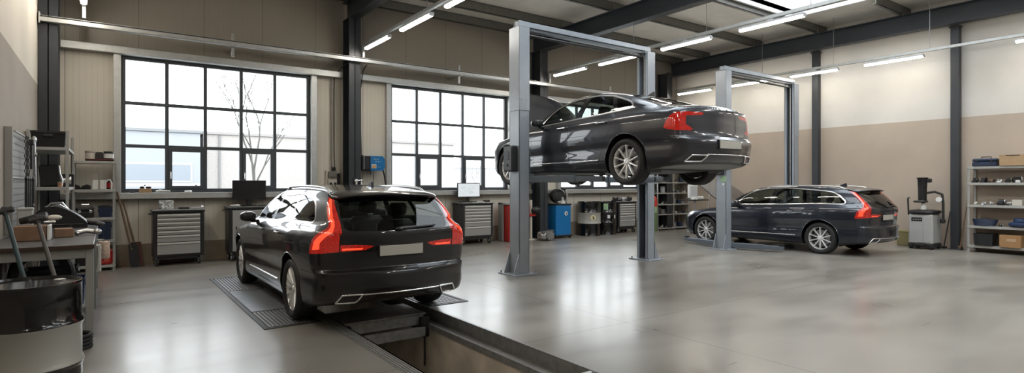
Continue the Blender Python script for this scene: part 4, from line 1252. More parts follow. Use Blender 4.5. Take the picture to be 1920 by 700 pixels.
for k in range(39): g.box(-.56+k*.03,-.552+k*.03,-2.48,-.01,-.01,.028)
for k in range(24): g.box(-.56,.58,-2.45+k*.1,-2.443+k*.1,-.005,.025)
g.build('grate', GALV, t)
def floor_plate(x0, x1, label, secs):
    t = thing('brake_tester', label, 'brake tester', ((x0+x1)/2, 8.4, 0))
    w = (x1-x0)/2; ya, yb = 6.42-8.4, 10.35-8.4
    f = MB(); e = .045
    f.box(-w,w,ya,ya+e,0,.008,.002); f.box(-w,w,yb-e,yb,0,.008,.002); f.box(-w,-w+e,ya+e,yb-e,0,.008,.002); f.box(w-e,w,ya+e,yb-e,0,.008,.002); f.box(-w+e,w-e,ya+e,yb-e,.0,.002)
    f.build('frame', mat('plate_frame', (.055,.056,.058), .5, .4), t)
    for a, c, kind in secs:
        a -= 8.4; c -= 8.4; m = MB()
        if kind == 'grate':
            n = int((2*w-2*e-.02)/.042)
            for k in range(n): m.box(-w+e+.014+k*.042,-w+e+.038+k*.042,a,c,.002,.011,.002)
            for q in (a, c-.02): m.box(-w+e+.01,w-e-.01,q,q+.02,.002,.0108,.001)
            m.build('roller_grate', mat('grate_steel', (.26,.262,.265), .45, .6, noise=.2, nscale=20), t)
        else:
            m.box(-w+e+.01,w-e-.01,a,c,.002,.012,.003); m.box(-w+e+.02,w-e-.02,c-.12,c-.11,.012,.014)
            m.build('cover_plate', mat('smooth_plate', (.27,.285,.30), .35, .5, noise=.1, nscale=6), t)
    return t
floor_plate(1.36, 1.965, 'floor brake tester plates under the left wheels of the car', [(6.48,7.32,'grate'),(7.36,8.92,'plate'),(8.96,10.28,'grate')])
floor_plate(3.31, 3.88, 'floor brake tester plates under the right wheels of the car', [(6.48,7.32,'grate'),(7.36,8.92,'plate'),(8.96,10.28,'grate')])
# ------------------------------------------------------------------ tool cabinets, drums, machines
HANDLE = mat('light_drawer_grip', (.62,.62,.60), .35, .3)
def caster(t, x, y, r=.068):
    c = MB(); c.lathe([(.001,-.018),(r*.55,-.018),(r,-.014),(r,.014),(r*.55,.018),(.001,.018)], 20, o=(x,y,r), axis='x')
    c.m = 1; c.lathe([(.001,-.022),(r*.5,-.022),(r*.55,-.016)], 16, o=(x,y,r), axis='x'); c.box(x-.028,x-.022,y-.02,y+.03,r-.01,r*2+.02,.002); c.box(x+.022,x+.028,y-.02,y+.03,r-.01,r*2+.02,.002); c.box(x-.03,x+.03,y-.03,y+.04,r*2+.01,r*2+.025,.002)
    c.lathe([(.001,-.030),(r*.62,-.030),(r*.66,-.022)], 16, o=(x,y,r), axis='x')
    return c.build('caster', [RUBBER, ALU], t)
def tool_cabinet(label, loc, w, d, h, rz=0., door=False, group=None):
    """front faces -y; origin on the floor at the middle."""
    t = thing('tool_cabinet', label, 'tool cabinet', loc, rz, group)
    z0 = .17; zt = h-.05
    b = MB(); b.box(-w/2,w/2,-d/2,d/2,z0,zt,.012); b.box(-w/2+.06,w/2-.06,-d/2+.03,d/2-.03,.12,z0+.01)
    for s in (-1,1): b.box(s*w/2,s*(w/2-.055),-d/2-.014,-d/2+.01,z0,zt,.006)
    b.build('body', CASE_BLACK, t)
    b = MB(); b.box(-w/2-.02,w/2+.02,-d/2-.02,d/2+.02,zt,h-.012,.010); b.m = 1; b.box(-w/2-.012,w/2+.012,-d/2-.012,d/2+.012,h-.014,h,.004)
    b.build('worktop', [CASE_BLACK, STEEL], t)
    b = MB(); x = -w/2-.05; b.tube([(-w/2-.005,-d/2+.06,zt-.03),(x,-d/2+.06,zt-.03),(x,d/2-.06,zt-.03),(-w/2-.005,d/2-.06,zt-.03)], .013, 8); b.build('push_handle', CASE_BLACK, t)
    for sx in (-1,1):
        for sy in (-1,1): caster(t, sx*(w/2-.07), sy*(d/2-.06))
    if door:
        dr = MB(); dr.box(-w/2+.06,w/2-.06,-d/2-.022,-d/2+.005,z0+.03,zt-.02,.006); D = dr.build('door', DRAWER_GREY, t)
        k = MB(); k.box(-w/2+.12,-w/2+.14,-d/2-.03,-d/2-.02,.62,.70,.004); k.build('lock', BLACK, D)
        return t
    H = zt-.03-(z0+.04); fr = [.10,.10,.105,.105,.11,.175,.305]; z = zt-.03
    for f in fr:
        hh = f*H; a = MB(); a.box(-w/2+.065,w/2-.065,-d/2-.020,-d/2+.005,z-hh+.008,z-.004,.004); D = a.build('drawer', DRAWER_GREY, t)
        k = MB(); k.box(-w/2+.07,w/2-.07,-d/2-.036,-d/2-.018,z-.040,z-.006,.006); k.build('handle', HANDLE, D)
        z -= hh
    return t
tool_cabinet('seven drawer black tool cabinet standing left of the dark monitor cabinet', (1.12, 12.69, 0), .84, .46, 1.06)
tool_cabinet('black cabinet with one grey door carrying the dark monitor', (2.42, 12.69, 0), .88, .48, 1.09, door=True)
tool_cabinet('seven drawer black tool cabinet carrying the lit white monitor', (7.78, 12.66, 0), .92, .50, 1.07)
tool_cabinet('seven drawer black tool cabinet beside the two oil drums', (13.38, 12.70, 0), .82, .46, 1.0)
def monitor(label, loc, w, h, screen, rz=0.):
    t = thing('monitor', label, 'monitor', loc, rz)
    b = MB(); b.box(-w/2,w/2,-.02,.02,.13,.13+h,.006); b.box(-w/3,w/3,.015,.05,.2,.08+h,.01); b.build('case', BLACK, t)
    b = MB(); b.box(-w/2+.016,w/2-.016,-.0225,-.019,.147,.113+h); b.build('screen', screen, t)
    b = MB(); b.box(-.045,.045,.02,.055,.01,.3,.008); b.box(-.13,.13,-.08,.12,.0,.014,.005); b.build('stand', BLACK, t)
    return t
SCR_OFF = mat('dark_screen', (.012,.012,.014), .25)
SCR_ON = mat('lit_screen', (.4,.42,.44), .3, emit=(.80,.86,.90), estr=.36)
monitor('dark wide monitor on the grey doored cabinet', (2.40, 12.70, 1.092), .64, .40, SCR_OFF)
m = monitor('lit monitor with a pale diagram on its screen on the drawer cabinet', (7.68, 12.70, 1.072), .68, .37, SCR_ON)
UI = mat('screen_lines', (.2,.24,.27), .4, emit=(.35,.40,.44), estr=.5)
b = MB()
for (x0,x1,z0,z1) in ((-.24,-.10,.38,.386),(-.24,-.14,.36,.365),(.02,.20,.40,.405),(-.05,.13,.355,.362),(-.02,.16,.335,.341),(.02,.10,.27,.276),(.05,.16,.25,.256),(-.24,-.18,.22,.226)): b.box(x0,x1,-.0240,-.0222,z0,z1)
b.tube([(.0+.05*math.cos(a)+.06,-.0235,.26+.03*math.sin(a)) for a in np.linspace(0,6.1,18)], .004, 6, closed=True)
b.tube([(-.13,-.0235,.30),(-.06,-.0235,.33),(.0,-.0235,.30)], .003, 6)
b.build('diagram', UI, m)
def drum(label, loc, r=.29, h=.88, band=True, rz=0., emblem=None):
    t = thing('oil_drum', label, 'oil drum', loc, rz)
    P = mat('drum_black', (.005,.005,.0055), .14, coat=.4); G = mat('drum_band_grey', (.36,.355,.32), .3, coat=.3)
    def rib(z): return [(r,z-.03),(r+.010,z-.014),(r+.013,z),(r+.010,z+.014),(r,z+.03)]
    z1, z2 = h*.365, h*.68
    b = MB(); b.lathe([(.001,.012),(r-.012,.012),(r+.004,.0),(r+.006,.012),(r,.024),(r,z1-.03)] , 56); b.lathe(rib(z1)[0:3], 56); b.build('lower_shell', P, t)
    b = MB(); b.lathe(rib(z1)[2:]+rib(z2)[:3], 56); b.build('middle_band', G if band else P, t)
    b = MB(); b.lathe(rib(z2)[2:]+[(r,h-.024),(r+.006,h-.012),(r+.004,h),(r-.006,h+.001),(r-.012,h-.014),(.001,h-.014)], 56)
    b.build('upper_shell', P, t)
    b = MB()
    for x, y, q in ((.16,.08,.035),(-.17,-.06,.02)): b.lathe([(q,h-.014),(q,h-.004),(q-.008,h-.001),(.001,h-.001)], 18, o=(x,y,0))
    b.build('bung', STEEL if band else P, t)
    return t
drum('large black oil drum with a pale grey band in front of the workbench', (-.43, 5.05, 0))
d1 = drum('black oil drum with a pale grey band and round emblem by the blue cabinet', (11.83, 12.56, 0), .34, 1.02)
d2 = drum('all black oil drum with a green label beside the drawer cabinet', (12.555, 12.60, 0), .33, 1.01, band=False)
def patch(r, z0, z1, a0, a1, off=.003, n=6):
    b = MB(); A = []
    for k in range(n+1):
        a = a0+(a1-a0)*k/n; A.append(b.addv([((r+off)*math.cos(a),(r+off)*math.sin(a),z0),((r+off)*math.cos(a),(r+off)*math.sin(a),z1),((r-.002)*math.cos(a),(r-.002)*math.sin(a),z1),((r-.002)*math.cos(a),(r-.002)*math.sin(a),z0)]))
    for k in range(n):
        for j in range(4): b.face((A[k]+j,A[k]+(j+1)%4,A[k+1]+(j+1)%4,A[k+1]+j))
    b.face([A[0]+j for j in range(4)]); b.face([A[n]+j for j in range(4)])
    return b
patch(.33,.76,.95,-2.55,-2.12).build('label', LABELG, d2)
patch(.33,.50,.60,-2.18,-1.93).build('label', LABELW, d2); patch(.33,.50,.60,-1.45,-1.28).build('label', LABELW, d2); patch(.33,.74,.78,-1.9,-1.83).build('label', LABELW, d2)
def disc_emblem(parent, c, n, r, mats):
    """flat round emblem with a dark figure, facing n (horizontal)."""
    n = Vector(n).normalized(); s = Vector((0,0,1)).cross(n).normalized(); c = Vector(c)
    P = lambda a, b, h: tuple(c + s*a + Vector((0,0,b)) + n*h)
    b = MB()
    b.prism([(r*math.cos(2*PI*k/24), r*math.sin(2*PI*k/24)) for k in range(24)], -.012, .004, P)
    b.m = 1; b.prism([(-.2*r,-.55*r),(.15*r,-.6*r),(.55*r,.0),(.2*r,.1*r),(.1*r,.55*r),(-.35*r,.35*r),(-.05*r,.0)], .003, .007, P)
    b.build('emblem', mats, parent)
disc_emblem(d1, (-.135,-.314,.545), (-.40,-.916,0), .085, [YELLOWISH, BLACK])

# blue oil drainer cabinet with hose and pump on top
t = thing('oil_drainer', 'blue metal drainer cabinet with a round white emblem beside the column', 'oil drainer', (10.64, 12.58, 0))
b = MB(); b.box(-.29,.29,-.22,.26,.07,.95,.02); b.box(-.295,-.2,-.23,-.19,.09,.94,.01); bo = b.build('cabinet', BLUE, t)
b = MB(); b.box(-.31,.31,-.26,.28,.04,.09,.01); b.m = 0
for x in (-.25,.25):
    for y in (-.2,.22): b.lathe([(.001,-.02),(.045,-.02),(.045,.02),(.001,.02)], 16, o=(x,y,.045), axis='x')
b.box(-.30,.30,-.24,.27,.94,.975,.008); b.build('base_frame', BLACK, t)
disc_emblem(t, (.10,-.225,.70), (0,-1,0), .062, [LABELW, NAVY])
b = MB(); 
for k in range(3): b.tube([(-.02+.20*math.cos(a), .05+.05*k-.06, 1.20+.17*math.sin(a)) for a in np.linspace(0,2*PI,20,endpoint=False)], .032, 8, closed=True)
b.tube([(.2,.0,1.05),(.26,-.05,1.25),(.2,-.05,1.38),(.05,-.08,1.42)], .03, 8); b.blob((.0,.05,1.17),(.22,.14,.18),16,10,2.4); b.build('hose_coil', RUBBER, t)
b = MB(); b.lathe([(.001,.98),(.10,.98),(.09,1.06),(.05,1.08),(.05,1.16),(.001,1.17)], 16, o=(.05,-.12,0)); b.tube([(.20,-.13,.98),(.20,-.13,1.28),(.16,-.12,1.36)], .028, 10); b.box(-.14,-.04,-.18,-.06,.975,1.06,.02); b.build('pump', ALU, t)
b = MB(); b.box(.29,.34,-.1,.0,.40,.52,.01); b.tube([(.29,-.05,.36),(.37,-.05,.36)], .012, 8); b.tube([(.30,.1,.8),(.34,.1,.85),(.34,.1,.95)], .012, 8); b.build('valve', BLACK, t)

# red tyre-changer like stand behind the near lift column
t = thing('hydraulic_press', 'red workshop machine with dark side partly behind the near lift post', 'workshop machine', (8.93, 12.55, 0))
b = MB(); b.box(-.22,.08,-.22,.2,.0,.98,.02); b.box(-.2,.06,-.24,-.2,.5,.95,.02); b.build('cabinet', RED, t)
b = MB(); b.box(-.28,-.225,-.0,.22,.0,1.04,.012); b.box(-.28,.1,-.18,.22,.985,1.05,.01); b.build('side_cover', BENCH_GREY, t)
b = MB(); b.tube([(-.12,-.27,.62),(-.12,-.27,.95),(-.1,-.22,1.1),(-.02,-.1,1.16)], .03, 10); b.lathe([(.001,-.26),(.045,-.26),(.045,-.235)], 16, o=(-.08,0,.52), axis='y'); b.blob((-.12,-.27,.74),(.04,.04,.07),12,8); b.build('gauge_set', ALU, t)
b = MB(); b.box(.08,.72,-.2,-.12,.66,.73,.01); b.box(.44,.50,-.18,-.12,.73,1.0,.008); b.build('arm', RED, t)
b = MB(); b.box(.55,.61,-.16,-.10,.0,1.10,.006); b.box(.42,.75,-.25,.1,.0,.03,.006); b.build('post', CREAM, t)
b = MB(); b.blob((.70,-.2,.82),(.14,.12,.10),16,10,2.4); b.lathe([(.001,.93),(.04,.93),(.05,.88)], 12, o=(.70,-.2,0)); b.build('clamp_head', BLACK, t)
t = thing('gearbox', 'dirty grey gearbox casting on the floor at the foot of the column', 'gearbox', (9.80, 12.15, 0))
b = MB(); b.blob((0,0,.13),(.22,.17,.13),20,12,3.0); b.lathe([(.001,-.22),(.13,-.22),(.14,-.15),(.12,.0)], 20, o=(.02,0,.14), axis='y'); b.build('housing', STEEL, t)
b = MB()
for k in range(7): a = 2*PI*k/7; b.lathe([(.001,-.235),(.013,-.235),(.014,-.215)], 8, o=(.02+.11*math.cos(a),0,.14+.11*math.sin(a)), axis='y')
b.blob((-.14,-.1,.22),(.06,.06,.05),12,8); b.box(.1,.2,-.15,.05,.18,.29,.02); b.build('cover', mat('cast_dark', (.10,.10,.095), .5, .6), t)

# gas bottle
t = thing('gas_bottle', 'green gas bottle with a red shoulder beside the far shelving', 'gas bottle', (14.66, 12.50, 0))
b = MB(); b.lathe([(.001,.0),(.105,.0),(.115,.02),(.115,.80)], 24); b.build('cylinder', GREEN, t)
b = MB(); b.lathe([(.1152,.80),(.1152,.885)], 24); b.lathe([(.115,.88),(.114,.98),(.104,1.06),(.075,1.12),(.04,1.15),(.001,1.16)], 24); b.build('shoulder', mat('bottle_red', (.55,.05,.03), .35), t)
b = MB(); b.lathe([(.116,.60),(.116,.80)], 24); b.build('label_band', LABELG, t)
b = MB(); b.lathe([(.02,1.14),(.02,1.22),(.045,1.23),(.045,1.27),(.001,1.28)], 14); b.build('valve', STEEL, t)

# emission/oil machine by the right wall
t = thing('extraction_unit', 'grey wheeled extraction unit with black lid and upright nozzle by the wall', 'extraction unit', (16.0, 5.33, 0))
b = MB(); b.box(-.29,.27,-.25,.25,.12,.83,.035); b.box(-.305,-.28,-.20,-.06,.16,.80,.01); b.build('housing', mat('machine_grey', (.42,.42,.41), .4), t)
b = MB(); b.blob((0,0,.875),(.33,.29,.06),24,10,3.6); b.build('lid', BLACK, t)
b = MB(); b.box(-.298,-.286,-.04,.18,.66,.75,.006); b.m = 1
for k in range(5): b.box(-.302,-.297,.145-k*.036,.125-k*.036,.69,.715)
b.build('nameplate', [BLACK, DRAWER_GREY], t)
b = MB(); b.box(-.27,.26,-.26,.26,.05,.12,.01)
for x in (-.22,.22):
    for y in (-.21,.21): b.lathe([(.001,-.025),(.06,-.025),(.06,.025),(.001,.025)], 18, o=(x,y,.06), axis='y')
b.box(-.34,-.28,-.1,.1,.08,.13,.01); b.build('wheel_base', RUBBER, t)
b = MB(); b.lathe([(.085,1.10),(.09,1.42),(.10,1.66),(.12,1.70),(.001,1.705)], 20, o=(-.03,.04,0)); b.box(-.16,.06,-.06,.2,1.10,1.15,.02); b.box(-.06,.10,-.12,.0,1.58,1.68,.02); b.build('nozzle', BLACK, t)
b = MB(); b.lathe([(.06,.90),(.06,1.02),(.04,1.03),(.04,1.12)], 16, o=(-.03,.02,0)); b.build('collar', WHITE, t)
b = MB(); b.tube([(-.03,-.03,1.33),(.0,-.2,1.36),(.02,-.34,1.30),(.02,-.36,1.1),(.02,-.36,.72)], .028, 10); b.tube([(-.2,.27,.80),(-.2,.285,1.20),(-.2,.25,1.22)], .018, 8); b.box(-.02,.06,-.40,-.30,.62,.72,.015); b.build('hose', RUBBER, t)
b = MB(); b.lathe([(.001,-.02),(.06,-.02),(.06,.02),(.001,.02)], 16, o=(-.02,-.29,1.18), axis='x'); b.build('gauge', WHITE, t)
b = MB(); b.box(-.05,.17,-.16,.16,0,.38,.012); b.m = 1; b.box(-.055,.175,-.165,.165,.33,.36,.004)
o = single(b, 'storage_block', 'dull olive box on the floor behind the far estate car', 'box', [mat('olive_paint', (.22,.19,.085), .6), mat('olive_dark', (.16,.14,.06), .6)], (16.3, 5.86, 0))
# brooms by the right wall
t = thing('broom', 'black handled squeegee leaning on the post beside the extraction unit', 'squeegee', (16.385, 5.03, 0))
b = MB(); b.tube([(-.02,.03,.05),(.04,-.08,.90)], .012, 8); b.build('handle', BLACK, t)
b = MB(); b.box(-.045,.02,-.02,.08,.0,.05,.008); b.build('head', RUBBER, t)
t = thing('broom', 'wooden handled broom leaning between the wall post and the shelving', 'broom', (16.34, 4.72, 0))
b = MB(); b.tube([(-.04,.0,.08),(.06,-.13,1.30)], .013, 8); b.m = 1; b.tube([(.045,-.11,1.12),(.062,-.132,1.32)], .016, 8); b.build('handle', [WOOD, BLACK], t)
b = MB(); b.box(-.12,.04,-.03,.03,.05,.09,.01); b.m = 1; b.prism([(-.12,.05),(.04,.05),(.055,.0),(-.135,.0)], -.03, .03, lambda p, q, h: (p, h, q)); b.build('head', [WOOD, BLACK], t)

# diagnostic trolley in front of the far estate car
t = thing('diagnostic_trolley', 'white diagnostic trolley with a black shelf ahead of the far estate car', 'trolley', (14.95, 11.1, 0))
b = MB(); b.box(-.03,.03,-.03,.03,.08,1.05,.006); b.box(-.35,.35,-.03,.03,.05,.09,.006); b.box(-.03,.03,-.3,.3,.05,.09,.006)
for p in ((-.33,0),(.33,0),(0,-.28),(0,.28)): b.lathe([(.001,-.015),(.04,-.015),(.04,.015),(.001,.015)], 14, o=(p[0],p[1],.04), axis='x')
b.build('stand', ALU, t)
b = MB(); b.box(-.38,.36,-.26,.26,1.03,1.06,.008); b.build('shelf', BLACK, t)
b = MB(); b.box(-.30,.10,-.04,.06,1.10,1.52,.02); b.box(-.14,-.04,-.06,.06,1.06,1.12,.01); b.m = 1; b.box(-.27,.07,-.043,-.038,1.16,1.48); b.build('screen_case', [WHITE, mat('pale_screen', (.5,.52,.54), .3)], t)
for q in ((.15,.32,-.1,.12,1.06,1.16,.02),(-.28,-.12,-.2,-.05,1.06,1.12,.01)):
    b = MB(); b.box(*q); b.build('test_box', WHITE, t)
# ------------------------------------------------------------------ shelving and workbench corner
def shelf_unit(label, loc, w, d, h, levels, rz=0., mid=False, th=.045, m=None):
    """open front towards -y; origin on floor at the middle."""
    m = m or SHELF_GREY
    t = thing('shelving_unit', label, 'shelving', loc, rz)
    xs = [-1, 1] + ([0] if mid else [])
    for sx in xs:
        for sy in (-1,1):
            p = MB(); x = sx*(w/2-.02); y = sy*(d/2-.02)
            p.box(x-.02,x+.02,y-sy*.0-.003,y+.003,0,h,.001); p.box(x+sx*.017 if sx else x-.002, x+sx*.021 if sx else x+.002, y-.02,y+.02,0,h,.001)
            p.box(x-.025,x+.025,y-.025,y+.025,0,.012,.003)
            p.build('post', m, t)
    for z in levels:
        p = MB(); p.box(-w/2+.004,w/2-.004,-d/2+.002,d/2-.002,z-th,z-th+.012); p.box(-w/2+.002,w/2-.002,-d/2,-d/2+.012,z-th,z,.003); p.box(-w/2+.002,w/2-.002,d/2-.012,d/2,z-th,z,.003)
        p.box(-w/2,-w/2+.012,-d/2,d/2,z-th,z,.003); p.box(w/2-.012,w/2,-d/2,d/2,z-th,z,.003); p.box(-w/2+.004,w/2-.004,-d/2+.004,d/2-.004,z-.008,z-.001)
        p.build('shelf', m, t)
    return t
def tub(name, label, cat, loc, w, d, h, m, rz=0., lid=None, group=None):
    """tapered plastic crate with a rim and grips."""
    t = thing(name, label, cat, loc, rz, group)
    b = MB(); k = .93
    def ringv(s_, z): return [(-w/2*s_,-d/2*s_,z),(w/2*s_,-d/2*s_,z),(w/2*s_,d/2*s_,z),(-w/2*s_,d/2*s_,z)]
    R = [b.addv(ringv(s_, z)) for s_, z in ((k-.04,0),(k,.01),(1,h-.03),(1.04,h-.03),(1.04,h),(.97,h),(.9,.03))]
    for i in range(6):
        for j in range(4): b.face((R[i]+j,R[i]+(j+1)%4,R[i+1]+(j+1)%4,R[i+1]+j))
    b.face([R[0]+j for j in range(4)]); b.face([R[6]+j for j in range(4)])
    for x in (-.3,0,.3): b.box(x*w-.01,x*w+.01,-d/2*1.0,-d/2*.93,.03,h-.03,.004)
    b.build('tub', m, t)
    if lid:
        b = MB(); b.box(-w*.53,w*.53,-d*.53,d*.53,h,h+.025,.008); b.box(-w*.3,w*.3,-d*.3,d*.3,h+.025,h+.035,.006); b.build('lid', lid, t)
    b = MB()
    for s in (-1,1): b.box(s*w*.50,s*w*.545,-.06,.06,h-.09,h-.05,.008)
    b.build('grip', m, t)
    return t
def carton(label, loc, w, d, h, m, rz=0., openf=False, strip_m=None, group=None, name='cardboard_box', cat='box'):
    t = thing(name, label, cat, loc, rz, group)
    b = MB(); b.box(-w/2,w/2,-d/2,d/2,0,h,.004)
    if openf:
        b.prism([(-w/2,h),(w/2,h),(w/2+.01,h+.05),(-w/2-.01,h+.05)], d/2-.004, d/2, lambda p, q, s: (p, s, q))
    b.build('carton', m, t)
    b = MB()
    if strip_m: b.box(-w/2-.002,w/2+.002,-.025,.025,h-.001,h+.002); b.box(-.025+.0,.025,-d/2-.002,-d/2+.001,h*.3,h); b.build('tape', strip_m, t)
    return t
def canister(label, loc, r, h, m, mlid, mlab=None, group=None, name='tin', cat='tin'):
    t = thing(name, label, cat, loc, 0, group)
    b = MB(); b.lathe([(.001,0),(r,0),(r,.004),(r,h-.012),(r+.003,h-.008),(r+.003,h),(.001,h)], 24); b.build('can', m, t)
    b = MB(); b.lathe([(r+.002,h*.86),(r+.002,h+.006),(r*.8,h+.008),(.001,h+.008)], 24); b.build('lid', mlid, t)
    if mlab: b = MB(); b.lathe([(r+.0015,h*.2),(r+.0015,h*.75)], 24); b.build('label', mlab, t)
    return t
def bottle(label, loc, r, h, m, mcap, group=None):
    t = thing('bottle', label, 'bottle', loc, 0, group)
    b = MB(); b.lathe([(.001,0),(r*.95,0),(r,.008),(r,h*.62),(r*.8,h*.74),(r*.35,h*.84),(r*.33,h*.9),(.001,h*.9)], 20); b.build('body', m, t)
    b = MB(); b.lathe([(r*.42,h*.88),(r*.42,h*.99),(.001,h)], 14); b.build('cap', mcap, t)
    return t
def tool_case(label, loc, w, d, h, m, mh, rz=0., group=None):
    t = thing('tool_case', label, 'tool case', loc, rz, group)
    b = MB(); b.box(-w/2,w/2,-d/2,d/2,0,h*.58,.015); b.build('tray', m, t)
    b = MB(); b.box(-w/2,w/2,-d/2,d/2,h*.60,h,.025); b.build('lid', m, t)
    b = MB(); b.tube([(-w*.2,0,h-.01),(-w*.2,0,h+.04),(w*.2,0,h+.04),(w*.2,0,h-.01)], .011, 8)
    for x in (-.3,.3): b.box(x*w-.02,x*w+.02,-d/2-.01,-d/2,h*.45,h*.72,.004)
    b.build('handle', mh, t)
    return t
def engine_part(name, label, cat, loc, s, m, m2, seed, group=None):
    """small cast machine part: rounded body with flanges and studs."""
    r = random.Random(seed); t = thing(name, label, cat, loc, r.uniform(-.5,.5), group)
    k = seed % 3
    b = MB(); b.box(-s*.7,s*.65,-s*.5,s*.5,0,s*(.62,.8,.5)[k],s*.12); b.lathe([(.001,-s*.62),(s*.3,-s*.62),(s*.36,-s*.5),(s*.36,s*.3),(.001,s*.3)], 16, o=(s*(-.1,.2,.0)[k],0,s*(.75,.6,.6)[k]), axis='y'); b.build('body', m, t)
    b = MB(); b.lathe([(s*.12,-s*.70),(s*.42,-s*.70),(s*.42,-s*.58),(s*.12,-s*.58)], 16, o=(s*(-.1,.2,.0)[k],0,s*(.75,.6,.6)[k]), axis='y', closed=True)
    b.build('flange', m2, t)
    b = MB()
    if k == 0: b.tube([(s*.3,0,s*.5),(s*.6,0,s*.85),(s*.95,0,s*.8)], s*.15, 8)
    elif k == 1: b.box(-s*1.0,-s*.6,-s*.3,s*.3,0,s*.42,s*.06)
    else: b.lathe([(s*.26,s*.4),(s*.26,s*1.15),(s*.16,s*1.2),(.001,s*1.2)], 12, o=(-s*.35,0,0))
    b.build('pipe', m2, t)
    return t
DKC = mat('dark_cast', (.045,.045,.045), .5, .5)

# ---- shelf along the back wall, left corner
SX, SY = -.18, 12.66
shelf_unit('grey shelving against the window wall in the left corner', (SX, SY, 0), .62, .44, 1.96, (.10,.55,.95,1.45,1.955))
canister('cream tin with dark red lid on the back corner shelving', (-.24, 12.60, 1.957+.03), .075, .14, CREAM, mat('dark_red', (.12,.02,.018), .5))
canister('black and white tin on top of the back corner shelving', (.03, 12.60, 1.957+.03), .075, .14, BLACK, BLACK, LABELW)
b = MB(); b.box(-.27,.15,-.10,.10,0,.028,.006); b.box(-.27,.15,-.10,-.09,.0,.036,.003); single(b, 'tray', 'dark red tray under two tins on the back corner shelving', 'tray', MATS['dark_red'], (-.06+.02, 12.60, 1.957))
b = MB(); b.box(-.06,.06,-.05,.05,0,.12,.01); b.box(-.05,.05,-.04,.04,.12,.135,.006); single(b, 'lunch_box', 'small dark box between two tins on the corner shelving', 'box', DKC, (-.105, 12.62, 1.987))
carton('white carton upright on the second shelf of the corner shelving, nearer the tool board', (-.165, 12.55, 1.452), .085, .14, .165, LABELW)
carton('white carton upright beside the round red label tin', (-.055, 12.55, 1.452), .085, .14, .165, WHITE)
t = canister('black canister with a red label on the second corner shelf', (.05, 12.56, 1.452), .055, .16, BLACK, BLACK, RED)
b = MB(); b.tube([(-.03,0,.0),(-.03,0,.12),(0,0,.165),(.035,0,.165),(.055,0,.12),(.055,0,.0)], .012, 8); single(b, 'clamp', 'white curved clamp at the end of the corner shelf', 'clamp', WHITE, (.015, 12.475, 1.452))
engine_part('hand_drill', 'dark hand drill on the second corner shelf', 'drill', (-.29, 12.56, 1.452), .085, BLACK, DKC, 4)
engine_part('angle_grinder', 'small black grinder at the back of the second corner shelf', 'grinder', (-.42, 12.74, 1.452), .07, DKC, BLACK, 5)
tool_case('black tool case with a chrome handle on the corner shelving', (-.31, 12.60, .952), .26, .26, .19, BLACK, CHROME)
tub('storage_crate', 'navy blue crate on the middle shelf of the corner shelving', 'crate', (-.02, 12.62, .952), .20, .3, .18, NAVY, lid=BLACK)
tub('storage_crate', 'dark navy bucket like crate on the lower corner shelf', 'crate', (-.055, 12.62, .552), .25, .30, .30, NAVY)
tool_case('black machine case at the back of the lower corner shelf', (-.33, 12.64, .552), .24, .28, .24, BLACK, BLACK)
t = thing('fuel_can', 'red metal can on the bottom shelf of the corner shelving', 'fuel can', (-.06, 12.58, .102))
b = MB(); b.box(-.17,.15,-.11,.11,0,.27,.03); b.build('can', RED, t)
b = MB(); b.tube([(-.08,0,.26),(-.08,0,.31),(.06,0,.31),(.06,0,.26)], .012, 8); b.lathe([(.03,.26),(.03,.30),(.001,.31)], 14, o=(-.12,0,0)); b.build('handle', BLACK, t)
b = MB(); b.box(.02,.09,-.113,-.108,.06,.22,.003); b.build('label', mat('worn_orange', (.45,.10,.05), .6), t)
tool_case('black case standing behind the red can on the bottom shelf', (-.34, 12.66, .102), .2, .28, .30, BLACK, BLACK)

# ---- shelf along the left wall behind the bench
LX, LY = -.69, 11.32
shelf_unit('grey shelving along the left wall behind the tool board', (LX, LY, 0), 1.50, .48, 2.33, (.15,.62,1.0,1.50,2.085), PI/2)
tub('storage_crate', 'large black open crate on top of the left wall shelving', 'crate', (-.69, 10.94, 2.087), .62, .40, .235, BLACK, PI/2)
for i, (yy, zz, lab) in enumerate(((11.55,2.087,'coiled black cable behind the crate on the left wall shelving'),)):
    b = MB()
    for k in range(3): b.tube([(.15*math.cos(a), .15*math.sin(a), .03+.05*k) for a in np.linspace(0,2*PI,20,endpoint=False)], .022, 8, closed=True)
    single(b, 'cable_coil', lab, 'cable', RUBBER, (-.67, yy, zz))
t = thing('welding_screen', 'black tilted panel with a pale edge on the left wall shelving', 'panel', (-.68, 11.0, 1.516))
b = MB(); T = Matrix.Rotation(-.1,4,'Y'); b.box(-.12,.12,-.02,.02,.0,.32,.012,T); b.m = 1; b.tube([(.125,-.0,.0),(.13,-.0,.10),(.10,-.0,.20),(.09,0,.31)], .012, 8); b.build('panel', [BLACK, ALU], t)
b = MB(); b.box(-.10,.10,-.05,.07,-.013,.0,.004); b.build('foot', BLACK, t)
t = thing('cable_reel', 'silver drum reel on the left wall shelving', 'reel', (-.55, 11.28, 1.502))
b = MB(); b.lathe([(.09,-.09),(.09,.09)], 24, o=(0,0,.10), axis='x'); b.lathe([(.001,-.10),(.1,-.10),(.1,-.08),(.001,-.08)], 24, o=(0,0,.10), axis='x'); b.lathe([(.001,.08),(.1,.08),(.1,.10),(.001,.10)], 24, o=(0,0,.10), axis='x'); b.build('drum', ALU, t)
b = MB(); b.box(-.13,.13,-.08,-.06,.0,.2,.004); b.box(-.13,.13,.06,.08,.0,.2,.004); b.build('frame', BLACK, t)
engine_part('impact_driver', 'red tipped impact driver on the left wall shelving', 'power tool', (-.56, 11.62, 1.502), .10, RED, BLACK, 8)
canister('small copper coloured tin on the left wall shelving', (-.56, 10.70, 1.502), .03, .07, mat('copper_tin', (.5,.28,.18), .5, .3), ALU)
